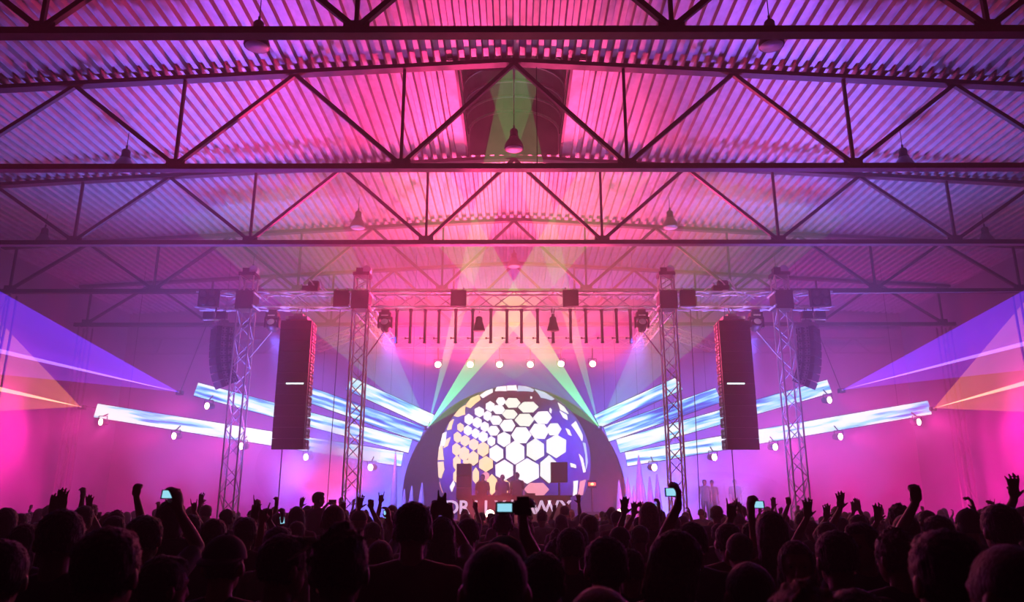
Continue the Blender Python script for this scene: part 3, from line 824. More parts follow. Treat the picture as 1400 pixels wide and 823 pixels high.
M['green_dim'] = beam_mat('faint_green_laser_light', (0.12, 0.9, 0.22), 1.0, 5.0, 0.25, 1.8)
M['green_faint'] = beam_mat('very_faint_green_laser_light', (0.12, 0.9, 0.22), 0.45, 6.0, 0.3, 2.0)
M['purple'] = beam_mat('violet_laser_light', (0.13, 0.03, 1.0), 1.9, 6.0, 0.12)
M['purple_dim'] = beam_mat('faint_violet_laser_light', (0.2, 0.04, 1.0), 0.9, 5.0, 0.12)
M['ray_purple'] = beam_mat('bright_violet_laser_line', (0.4, 0.2, 1.0), 4.0, 3.5, 0.05)
M['orange'] = beam_mat('orange_laser_light', (1.0, 0.28, 0.04), 0.75, 4.0, 0.12)
M['ray_orange'] = beam_mat('bright_orange_laser_line', (1.0, 0.5, 0.3), 3.5, 3.0, 0.05)
for s in (-1, 1):
    mx = (lambda x: x) if s < 0 else (lambda x: 1404 - x)
    S = at(mx(585), 584, 34.3)
    projector('small laser projector emitting green at the inner end of a short LED strip', 'green laser projectors', S, at(mx(588), 576, 34.6))
    fan('wide faint green laser fan leaning outward over the main line array', 'outward green laser fans', S, at(mx(315), 357, 30.0), at(mx(500), 383, 29.0), M['green_faint'], 1.6)
    fan('narrow green laser fan rising steeply past the dome toward the ridge', 'steep green laser fans', S, at(mx(648), 285, 26.0), at(mx(685), 275, 26.0), M['green_dim'], 1.6)
    fan('bright green laser fan crossing over the dome top', 'inward green laser fans', S, at(mx(668), 443, 30.5), at(mx(710), 443, 30.5), M['green'], 2.6)
    fan('faint broad green laser fan skimming the dome top', 'low green laser fans', S, at(mx(700), 452, 30.5), at(mx(735), 500, 31.5), M['green_faint'], 3.0)
    # violet and orange fans at the hall sides
    if s < 0: V, va, vb, vc = (244, 536), (0, 398), (0, 480), (0, 512)
    else: V, va, vb, vc = (1152, 533), (1400, 397), (1400, 470), (1400, 506)
    S = at(*V, 34.4)
    projector('small laser projector emitting violet beside the second longest LED strip', 'violet laser projectors', S, (S.x, 36.7, 10.5))
    fan('upper violet laser fan sweeping toward the hall side', 'upper violet laser fans', S, at(*va, 27), at(*vb, 27), M['purple'], 1.5)
    fan('lower violet laser fan sweeping toward the hall side', 'lower violet laser fans', S, at(*vb, 27), at(*vc, 27), M['purple_dim'], 1.5)
    fan('bright violet laser line along the middle of the violet fan', 'violet laser lines', S, at(vb[0], vb[1] - 3, 26.9), at(vb[0], vb[1] + 3, 26.9), M['ray_purple'], 1.5, 2)
    if s < 0: V, va, vb, vc = (110, 556), (0, 440), (0, 532), (0, 562)
    else: V, va, vb, vc = (1277, 558), (1400, 413), (1400, 524), (1400, 563)
    S = at(*V, 34.4)
    projector('small laser projector emitting orange at the outer end of the longest LED strip', 'orange laser projectors', S, at(V[0] + (22 if s < 0 else -10), V[1] + 2, 34.6))
    fan('upper orange laser fan spreading toward the side wall', 'upper orange laser fans', S, at(*va, 31), at(*vb, 31), M['orange'], 1.3)
    fan('lower orange laser fan spreading toward the side wall', 'lower orange laser fans', S, at(*vb, 31), at(*vc, 31), M['orange'], 1.3)
    fan('bright orange laser line along the middle of the orange fan', 'orange laser lines', S, at(vb[0], vb[1] - 3, 30.9), at(vb[0], vb[1] + 3, 30.9), M['ray_orange'], 1.3, 2)

# ------------------------------------------------------------------ drifting stage smoke
def smoke(label, c, r, dens, seed):
    m = bpy.data.materials.new('drifting_smoke'); m.use_nodes = True
    n, l = m.node_tree.nodes, m.node_tree.links
    for x in list(n):
        if x.type != 'OUTPUT_MATERIAL': n.remove(x)
    out = [x for x in n if x.type == 'OUTPUT_MATERIAL'][0]
    tc = n.new('ShaderNodeTexCoord')
    nz = n.new('ShaderNodeTexNoise'); nz.inputs['Scale'].default_value = 0.9; nz.inputs['Detail'].default_value = 4
    mp = n.new('ShaderNodeMapping'); mp.inputs['Location'].default_value = (seed, seed * 2, 0)
    l.new(tc.outputs['Object'], mp.inputs['Vector']); l.new(mp.outputs[0], nz.inputs['Vector'])
    dv = n.new('ShaderNodeVectorMath'); dv.operation = 'DIVIDE'; dv.inputs[1].default_value = r
    l.new(tc.outputs['Object'], dv.inputs[0])
    ln = n.new('ShaderNodeVectorMath'); ln.operation = 'LENGTH'; l.new(dv.outputs[0], ln.inputs[0])
    fall = n.new('ShaderNodeMapRange'); fall.inputs['From Min'].default_value = 0.25; fall.inputs['From Max'].default_value = 1.0
    fall.inputs['To Min'].default_value = 0.22; fall.inputs['To Max'].default_value = -0.35; l.new(ln.outputs['Value'], fall.inputs['Value'])
    ad = n.new('ShaderNodeMath'); ad.operation = 'ADD'; l.new(nz.outputs['Fac'], ad.inputs[0]); l.new(fall.outputs[0], ad.inputs[1])
    mr = n.new('ShaderNodeMapRange'); mr.inputs['From Min'].default_value = 0.32; mr.inputs['From Max'].default_value = 0.72
    mr.inputs['To Min'].default_value = 0.0; mr.inputs['To Max'].default_value = dens; l.new(ad.outputs[0], mr.inputs['Value'])
    vs_ = n.new('ShaderNodeVolumeScatter'); vs_.inputs['Color'].default_value = (0.95, 0.9, 0.92, 1); vs_.inputs['Anisotropy'].default_value = 0.3
    l.new(mr.outputs[0], vs_.inputs['Density']); l.new(vs_.outputs[0], out.inputs['Volume'])
    m.cycles.volume_step_rate = 3.0
    o = MB().ball((0, 0, 0), *r, None, 24, 14).build('smoke_plume', m, None, True); o.location = c
    return tag(o, label, 'smoke', None, 'stuff')
smoke('billowing pink stage smoke between main line array and dome', at(452, 640, 29.3), (2.8, 1.4, 1.9), 1.7, 5.0)
smoke('low pale smoke drifting around the hands in the stage wing', at(985, 678, 30.0), (2.6, 1.6, 0.9), 0.5, 7.0)

# ------------------------------------------------------------------ people
def cmat(n, c, r=0.7, v=0.2, s=9): M[n] = mat(n, c, r, 0, v, s); return n
cmat('skin_light', (0.34, 0.19, 0.14), 0.5, 0.08); cmat('skin_tan', (0.22, 0.12, 0.08), 0.5, 0.08)
cmat('hair_black', (0.012, 0.009, 0.008), 0.42, 0.4, 60); cmat('hair_brown', (0.05, 0.026, 0.014), 0.42, 0.4, 60); cmat('hair_fair', (0.20, 0.12, 0.055), 0.42, 0.35, 60)
cmat('shirt_black', (0.014, 0.013, 0.016)); cmat('shirt_navy', (0.02, 0.025, 0.06)); cmat('shirt_grey', (0.09, 0.09, 0.10)); cmat('shirt_wine', (0.10, 0.014, 0.03)); cmat('shirt_white', (0.42, 0.40, 0.42))
cmat('jeans', (0.02, 0.025, 0.05)); cmat('shoe_leather', (0.012, 0.011, 0.011), 0.5); cmat('cap_cloth', (0.02, 0.018, 0.025), 0.8); cmat('dark_eye', (0.02, 0.015, 0.012), 0.15)
cmat('white_strap', (0.7, 0.7, 0.72), 0.4)
for hn in ('hair_black', 'hair_brown', 'hair_fair'):
    n_, l_ = M[hn].node_tree.nodes, M[hn].node_tree.links
    b_ = n_['Principled BSDF']; b_.inputs['Roughness'].default_value = 0.55; b_.inputs['Specular IOR Level'].default_value = 0.3
    b_.inputs['Sheen Weight'].default_value = 0.8; b_.inputs['Sheen Roughness'].default_value = 0.35
    tc_ = n_.new('ShaderNodeTexCoord'); mp_ = n_.new('ShaderNodeMapping'); mp_.inputs['Scale'].default_value = (1, 1, 0.22)
    nz_ = n_.new('ShaderNodeTexNoise'); nz_.inputs['Scale'].default_value = 170; nz_.inputs['Detail'].default_value = 3
    bp_ = n_.new('ShaderNodeBump'); bp_.inputs['Strength'].default_value = 0.9; bp_.inputs['Distance'].default_value = 0.006
    l_.new(tc_.outputs['Object'], mp_.inputs['Vector']); l_.new(mp_.outputs[0], nz_.inputs['Vector'])
    l_.new(nz_.outputs['Fac'], bp_.inputs['Height']); l_.new(bp_.outputs[0], b_.inputs['Normal'])
M['phone_lit'] = mat('lit_phone_screen', (0.1, 0.1, 0.1), 0.3, 0, 0, 4, (0.35, 0.8, 1.0), 0.9)

def remesh(mb, voxel, smooth_it=4, ratio=0.5, fac=0.5):
    me = mb.mesh('tmp'); o = bpy.data.objects.new('tmp', me); COL.objects.link(o)
    r = o.modifiers.new('r', 'REMESH'); r.mode = 'VOXEL'; r.voxel_size = voxel; r.use_smooth_shade = True
    if smooth_it:
        s = o.modifiers.new('s', 'SMOOTH'); s.factor = fac; s.iterations = smooth_it
    if ratio < 1:
        d = o.modifiers.new('d', 'DECIMATE'); d.ratio = ratio
    dg = bpy.context.evaluated_depsgraph_get()
    out = bpy.data.meshes.new_from_object(o.evaluated_get(dg))
    bpy.data.objects.remove(o); bpy.data.meshes.remove(me)
    out.polygons.foreach_set('use_smooth', [True] * len(out.polygons))
    return out

def loft(mb, secs, n=16):
    """secs: (centre, rx, ry) horizontal ellipses from low to high, closed"""
    vs, fs = [], []
    for (c, rx, ry) in secs:
        for k in range(n):
            a = 2 * pi * k / n
            vs.append((c[0] + rx * cos(a), c[1] + ry * sin(a), c[2]))
    for i in range(len(secs) - 1):
        for k in range(n): fs.append((i * n + k, i * n + (k + 1) % n, (i + 1) * n + (k + 1) % n, (i + 1) * n + k))
    fs.append(tuple(range(n))[::-1]); fs.append(tuple(range((len(secs) - 1) * n, len(secs) * n)))
    mb.add(vs, fs)
def limb(mb, pts, n=10):
    for (p, r), (q, s) in zip(pts, pts[1:]):
        mb.tube(p, q, r, n, s)
    for (p, r) in pts: mb.ball(p, r, r, r, None, n, 6)

def hand(mb, w, d, nrm, side, pose):
    """palm and five fingers from wrist w along d; fingers curl toward nrm; thumb leaves the palm on the given side"""
    d = d.normalized(); nrm = (nrm - d * nrm.dot(d)).normalized(); sd = d.cross(nrm).normalized() * side
    q = Matrix((sd, nrm, d)).transposed()
    mb.ball(w + d * 0.055, 0.043, 0.018, 0.056, q, 12, 8)
    mb.ball(w + d * 0.085, 0.041, 0.015, 0.03, q, 12, 8)
    limb(mb, [(w - d * 0.01, 0.027), (w + d * 0.03, 0.026)])
    curl = {'open': (12, 14, 14, 16), 'fist': (82, 85, 88, 88), 'point': (4, 84, 88, 88), 'vsign': (4, 6, 86, 88), 'horns': (4, 84, 86, 6), 'grip': (42, 46, 50, 52)}[pose]
    spread = {'open': (11, 3, -5, -14), 'vsign': (13, -7, -4, -8), 'horns': (9, 2, -3, -13)}.get(pose, (5, 1, -3, -7))
    for k in range(4):
        off = (0.031, 0.0105, -0.0105, -0.031)[k]; ln = (0.9, 1.0, 0.94, 0.76)[k] * 0.088
        a = R(spread[k]); dd = (d * cos(a) + sd * sin(a)).normalized()
        p = w + d * (0.104 - 0.004 * abs(k - 1)) + sd * off
        pts = [(p - dd * 0.02, 0.0105)]; c = R(curl[k])
        ang = 0
        for j, f in enumerate((0.45, 0.30, 0.25)):
            ang += c * (0.8, 1.0, 0.7)[j]
            p = p + (dd * cos(ang) + nrm * sin(ang)) * (ln * f)
            pts.append((p, (0.0102, 0.0095, 0.0086)[j]))
        limb(mb, pts, 8)
    p = w + d * 0.03 + sd * 0.032
    if pose in ('open',): td = (d * 0.62 + sd * 0.75 + nrm * 0.2).normalized(); te = td
    elif pose in ('grip',): td = (d * 0.6 + sd * 0.5 + nrm * 0.6).normalized(); te = (d * 0.7 + nrm * 0.6).normalized()
    else: td = (d * 0.65 + sd * 0.35 + nrm * 0.65).normalized(); te = (d * 0.5 - sd * 0.6 + nrm * 0.5).normalized()
    limb(mb, [(p, 0.0135), (p + td * 0.035, 0.0115), (p + td * 0.035 + te * 0.03, 0.0095)], 8)

SHO = {-1: Vector((-0.185, 0, 1.42)), 1: Vector((0.185, 0, 1.42))}
def ik(S, W, side, a=0.29, b=0.265):
    d = W - S; L = d.length
    if L > a + b - 0.006: W = S + d * ((a + b - 0.006) / L); d = W - S; L = d.length
    x = (a * a - b * b + L * L) / (2 * L); h = sqrt(max(0, a * a - x * x))
    u = d / L; pv = Vector((side * 0.30, 0.8, -0.45)); pv = (pv - u * pv.dot(u)).normalized()
    return S + u * x + pv * h, W
def arm(side, wrist=None, hdir=None, nrm=None, pose='open'):
    S = SHO[side]
    if wrist is None:
        return dict(S=S, E=S + Vector((side * 0.055, -0.03, -0.285)), W=S + Vector((side * 0.06, 0.06, -0.54)), d=Vector((0, 0.08, -1)), n=Vector((-side, 0.1, 0)), pose='grip', up=False)
    E, W = ik(S, Vector(wrist), side)
    return dict(S=S, E=E, W=W, d=Vector(hdir or (W - E)), n=Vector(nrm or (0, 1, 0.1)), pose=pose, up=True)

HC = Vector((0, 0.015, 1.645))       # middle of the cranium
NK = Vector((0, -0.005, 1.50))       # pivot of the neck
HAIR = {}
def head_rot(yaw, pitch): return Matrix.Rotation(R(yaw), 3, 'Z') @ Matrix.Rotation(R(pitch), 3, 'X')
def build_body(arms, yaw=0, pitch=0, ride=False, stocky=1.0):
    """returns body mesh, shirt mesh, trouser mesh"""
    H = head_rot(yaw, pitch)
    def hp(v): return NK + H @ (Vector(v) - NK)
    mb = MB()
    loft(mb, [((0, 0, 0.86), 0.10, 0.08), ((0, 0, 0.90), 0.155, 0.11), ((0, 0, 0.98), 0.165, 0.115), ((0, 0.005, 1.10), 0.145, 0.10), ((0, 0.005, 1.22), 0.152, 0.105),
              ((0, 0, 1.34), 0.168, 0.108), ((0, -0.005, 1.42), 0.15, 0.09), ((0, -0.01, 1.475), 0.075, 0.065), ((0, -0.01, 1.49), 0.05, 0.05)])
    for s in (-1, 1): limb(mb, [((s * 0.05, -0.01, 1.46), 0.045), ((s * 0.18, 0, 1.415), 0.052)])
    limb(mb, [((0, -0.015, 1.45), 0.058), (hp((0, 0.0, 1.58)), 0.054)])
    mb.ball(hp(HC), 0.079, 0.097, 0.102, H, 20, 14)
    mb.ball(hp(HC + Vector((0, -0.012, 0.018))), 0.080, 0.088, 0.082, H, 16, 10)
    mb.ball(hp(HC + Vector((0, 0.022, -0.062))), 0.062, 0.072, 0.072, H, 16, 10)
    mb.ball(hp(HC + Vector((0, 0.056, -0.108))), 0.03, 0.028, 0.022, H, 10, 8)
    mb.ball(hp(HC + Vector((0, 0.100, -0.030))), 0.013, 0.016, 0.024, H, 8, 6)
    mb.ball(hp(HC + Vector((0, 0.104, -0.048))), 0.018, 0.017, 0.012, H, 8, 6)
    mb.ball(hp(HC + Vector((0, 0.089, -0.073))), 0.026, 0.011, 0.010, H, 8, 6)
    mb.ball(hp(HC + Vector((0, 0.088, 0.012))), 0.05, 0.012, 0.012, H, 8, 6)
    for s in (-1, 1): mb.ball(hp(HC + Vector((s * 0.084, -0.008, -0.028))), 0.013, 0.021, 0.034, H, 8, 6)
    legs = []
    for s in (-1, 1):
        if ride: pts = [Vector((s * 0.09, 0, 0.93)), Vector((s * 0.13, 0.40, 0.93)), Vector((s * 0.10, 0.36, 0.52))]
        else: pts = [Vector((s * 0.09, 0, 0.92)), Vector((s * 0.10, 0.015, 0.49)), Vector((s * 0.105, -0.015, 0.085))]
        legs.append(pts)
        limb(mb, [(pts[0], 0.088), (pts[0].lerp(pts[1], 0.4), 0.078), (pts[1], 0.056), (pts[1].lerp(pts[2], 0.35), 0.054), (pts[2], 0.038)])
        f = pts[2] + Vector((0, 0.065, -0.045)); mb.ball(f, 0.043, 0.12, 0.038, None, 12, 8)
    for a in arms:
        limb(mb, [(a['S'], 0.056), (a['S'].lerp(a['E'], 0.45), 0.048), (a['E'], 0.039), (a['E'].lerp(a['W'], 0.35), 0.039), (a['W'], 0.027)])
        s = 1 if a['S'].x > 0 else -1
        # thumb side: toward the body's middle when the palm faces forward
        hand(mb, a['W'], a['d'], a['n'], (1 if a['up'] else 1) * (s if a['n'].y > 0.3 else -s), a['pose'])
    body = remesh(mb, 0.009, 3, 0.45)
    sh = MB()
    loft(sh, [((0, 0, 0.84), 0.178, 0.128), ((0, 0, 0.98), 0.182, 0.132), ((0, 0.005, 1.10), 0.170, 0.124), ((0, 0.005, 1.22), 0.175, 0.126),
              ((0, 0, 1.34), 0.186, 0.126), ((0, -0.005, 1.43), 0.165, 0.102), ((0, -0.012, 1.485), 0.078, 0.072)])
    for s in (-1, 1): limb(sh, [((s * 0.05, -0.01, 1.462), 0.054), ((s * 0.18, 0, 1.415), 0.064)])
    for a in arms: limb(sh, [(a['S'], 0.068), (a['S'].lerp(a['E'], 0.72), 0.062)])
    shirt = remesh(sh, 0.016, 4, 0.6)
    tr = MB()
    loft(tr, [((0, 0, 0.85), 0.12, 0.09), ((0, 0, 0.90), 0.170, 0.122), ((0, 0, 1.0), 0.172, 0.122)])
    for pts in legs: limb(tr, [(pts[0], 0.10), (pts[0].lerp(pts[1], 0.4), 0.092), (pts[1], 0.070), (pts[2] + Vector((0, 0, 0.02)), 0.056)])
    trousers = remesh(tr, 0.022, 3, 0.6)
    shoes = []
    for pts in legs:
        f = pts[2] + Vector((0, 0.062, -0.042))
        m = MB(); m.ball(f, 0.052, 0.138, 0.042, None, 14, 8); m.ball(pts[2] + Vector((0, -0.01, -0.02)), 0.05, 0.06, 0.055, None, 12, 8)
        shoes.append(m.mesh('shoe', 'shoe_leather', True))
    return body, shirt, trousers, shoes

def hair_mesh(style):
    """in head space: origin at the cranium's middle, face toward +y"""
    if style in HAIR: return HAIR[style]
    mb = MB()
    if style == 'buzz': mb.ball((0, -0.004, 0.004), 0.083, 0.100, 0.105, None, 20, 14); mb.ball((0, -0.012, 0.02), 0.085, 0.092, 0.086, None, 20, 14)
    elif style == 'short': mb.ball((0, -0.008, 0.008), 0.089, 0.106, 0.111, None, 20, 14); mb.ball((0, -0.01, 0.026), 0.092, 0.098, 0.090, None, 20, 14); mb.ball((0, 0.045, 0.075), 0.06, 0.05, 0.035, None, 14, 8)
    elif style == 'tousled':
        mb.ball((0, -0.008, 0.008), 0.090, 0.108, 0.112, None, 20, 14)
        rr = random.Random(3)
        for k in range(70):
            a, b = rr.uniform(0, 2 * pi), rr.uniform(0.1, 1.45)
            v = Vector((cos(a) * cos(b) * 0.085, sin(a) * cos(b) * 0.10 - 0.01, sin(b) * 0.11)); e = v * 1.18 + Vector((rr.uniform(-.01, .01), rr.uniform(-.01, .01), 0.01))
            mb.tube(v * 0.9, e, 0.014, 6, 0.004)
    elif style == 'long':
        mb.ball((0, -0.01, 0.008), 0.094, 0.110, 0.114, None, 20, 14)
        loft(mb, [((0, -0.075, -0.36), 0.085, 0.028), ((0, -0.075, -0.28), 0.11, 0.042), ((0, -0.06, -0.15), 0.108, 0.062), ((0, -0.035, -0.05), 0.100, 0.085), ((0, -0.015, 0.03), 0.093, 0.10)])
    elif style == 'bob':
        mb.ball((0, -0.006, 0.010), 0.100, 0.112, 0.116, None, 20, 14)
        loft(mb, [((0, -0.025, -0.16), 0.098, 0.085), ((0, -0.025, -0.13), 0.112, 0.098), ((0, -0.015, -0.05), 0.108, 0.102), ((0, -0.008, 0.03), 0.100, 0.105)])
    elif style == 'bun':
        mb.ball((0, -0.006, 0.006), 0.084, 0.103, 0.109, None, 20, 14); mb.ball((0, -0.085, 0.095), 0.045, 0.045, 0.042, None, 12, 8)
    me = remesh(mb, 0.0085, 2, 0.7)
    bm = bmesh.new(); bm.from_mesh(me)
    kill = []
    for f in bm.faces:
        c = f.calc_center_median()
        face = c.y > 0.062 and c.z < 0.052 and c.z > -0.2
        if style in ('bob', 'long'): face = c.y > 0.050 and c.z < 0.055 and abs(c.x) < 0.085
        low = style in ('buzz', 'short', 'tousled', 'bun') and (c.z < -0.062 - 0.25 * (c.y + 0.05) if c.y < 0 else c.z < -0.03 + (0.3 * c.y))
        if face or low: kill.append(f)
    bmesh.ops.delete(bm, geom=kill, context='FACES')
    amp = 0.0018 if style == 'buzz' else 0.0055
    for v in bm.verts:
        p = Vector((v.co.x * 70, v.co.y * 70, v.co.z * (18 if style in ('long', 'bob') else 55)))
        v.co += v.normal * (mnoise.noise(p) * amp)
    rr = random.Random(9)
    bm.normal_update(); pool = [(v.co.copy(), v.normal.copy()) for v in bm.verts]
    for _ in range(160 if style == 'buzz' else 420):           # loose strands that break the outline
        co, no = rr.choice(pool)
        if no.length < 0.5: continue
        side = no.cross(Vector((rr.uniform(-1, 1), rr.uniform(-1, 1), rr.uniform(-1, 1))))
        if side.length < 0.05: continue
        side.normalize(); ln = rr.uniform(0.006, 0.011) if style == 'buzz' else rr.uniform(0.012, 0.026)
        tip = co + no * ln * 0.55 + no.cross(side) * ln * 0.7 + Vector((0, 0, -0.15 * ln))
        a = bm.verts.new(co - no * 0.002 - side * 0.0013); b = bm.verts.new(co - no * 0.002 + side * 0.0013); c = bm.verts.new(tip)
        bm.faces.new((a, b, c))
    bm.to_mesh(me); bm.free()
    me.polygons.foreach_set('use_smooth', [True] * len(me.polygons))
    HAIR[style] = me
    return me
def cap_meshes():
    if 'cap' in HAIR: return HAIR['cap']
    vs, fs = [], []
    n = 20
    for i in range(7):
        b = (pi / 2) * i / 6.05
        for k in range(n): vs.append((0.094 * cos(b) * cos(2 * pi * k / n), -0.004 + 0.112 * cos(b) * sin(2 * pi * k / n), 0.02 + 0.105 * sin(b)))
    for i in range(6):
        for k in range(n): fs.append((i * n + k, i * n + (k + 1) % n, (i + 1) * n + (k + 1) % n, (i + 1) * n + k))
    crown = MB().add(vs, fs).ball((0, -0.004, 0.125), 0.01, 0.01, 0.006).mesh('crown', 'cap_cloth', True)
    vs, fs = [], []
    for z in (0.016, 0.026):
        for k in range(13):
            a = pi * k / 12
            vs += [(0.088 * cos(a), 0.03 + 0.075 * sin(a), z), (0.090 * cos(a), 0.045 + 0.14 * sin(a), z - 0.02 * sin(a))]
    for k in range(12):
        a, b = 2 * k, 26 + 2 * k
        fs += [(a, a + 1, a + 3, a + 2), (b, b + 2, b + 3, b + 1), (a + 1, b + 1, b + 3, a + 3)]
    brim = MB().add(vs, fs).mesh('brim', 'cap_cloth', True)
    HAIR['cap'] = (crown, brim)
    return HAIR['cap']

def person(body, skin, shirt, hair, haircol, label, group, loc, s, rz=0.0, yaw=0, pitch=0, extra=None, stocky=1.0):
    bm_, sh_, tr_, sho_ = body
    def withmat(me, m):
        key = (me.name, m)
        if key not in CACHE:
            c = me if not me.materials else me.copy()
            c.materials.clear(); c.materials.append(M[m]); CACHE[key] = c
        return CACHE[key]
    o = link('person', withmat(bm_, skin)); o.location = loc; o.rotation_euler = (0, 0, rz); o.scale = (s * stocky, s * stocky, s)
    tag(o, label, 'person', group)
    link('shirt', withmat(sh_, shirt), o); link('trousers', withmat(tr_, 'jeans'), o)
    for m in sho_: link('shoe', m, o)
    H = head_rot(yaw, pitch); hc = NK + H @ (HC - NK)
    e = H.to_euler()
    def headpart(name, me, par=o):
        p = link(name, me, par)
        if par is o: p.location = hc; p.rotation_euler = e
        return p
    if hair == 'cap':
        headpart('hair', withmat(hair_mesh('buzz'), haircol))
        crown, brim = cap_meshes(); c = headpart('cap', crown); link('brim', brim, c)
    elif hair == 'cap_back':
        headpart('hair', withmat(hair_mesh('buzz'), haircol))
        crown, brim = cap_meshes(); c = headpart('cap', crown); b = link('brim', brim, c); c.rotation_euler = (H @ Matrix.Rotation(pi, 3, 'Z')).to_euler()
    elif hair: headpart('hair', withmat(hair_mesh(hair), haircol))
    if extra == 'glasses':
        m = MB()
        for s_ in (-1, 1):
            m.bar((s_ * 0.085, 0.06, 0.07), (s_ * 0.088, -0.04, 0.02), 0.008)
        m.box((-0.04, 0.085, 0.085), (0.06, 0.012, 0.04)).box((0.04, 0.085, 0.085), (0.06, 0.012, 0.04)).box((0, 0.088, 0.09), (0.03, 0.01, 0.01))
        headpart('sunglasses', m.mesh('sunglasses', 'white_strap'))
    if abs(yaw) > 60:
        for s_ in (-1, 1): headpart('eye', EYE[s_])
    return o
CACHE = {}
EYE = {s: MB().ball((s * 0.032, 0.082, -0.008), 0.012, 0.009, 0.007, None, 8, 6).mesh('eye', 'dark_eye', True) for s in (-1, 1)}

DOWN = [arm(-1), arm(1)]
BASE = {}
def base(yaw=0, pitch=0):
    k = (yaw, pitch)
    if k not in BASE: BASE[k] = build_body(DOWN, yaw, pitch)
    return BASE[k]
USED = []                                    # floor spots already taken
def zpix(py, Y): return CAM.z + Y * math.tan(R(15.1) + math.atan((IMG_H / 2 - py) / FPX))

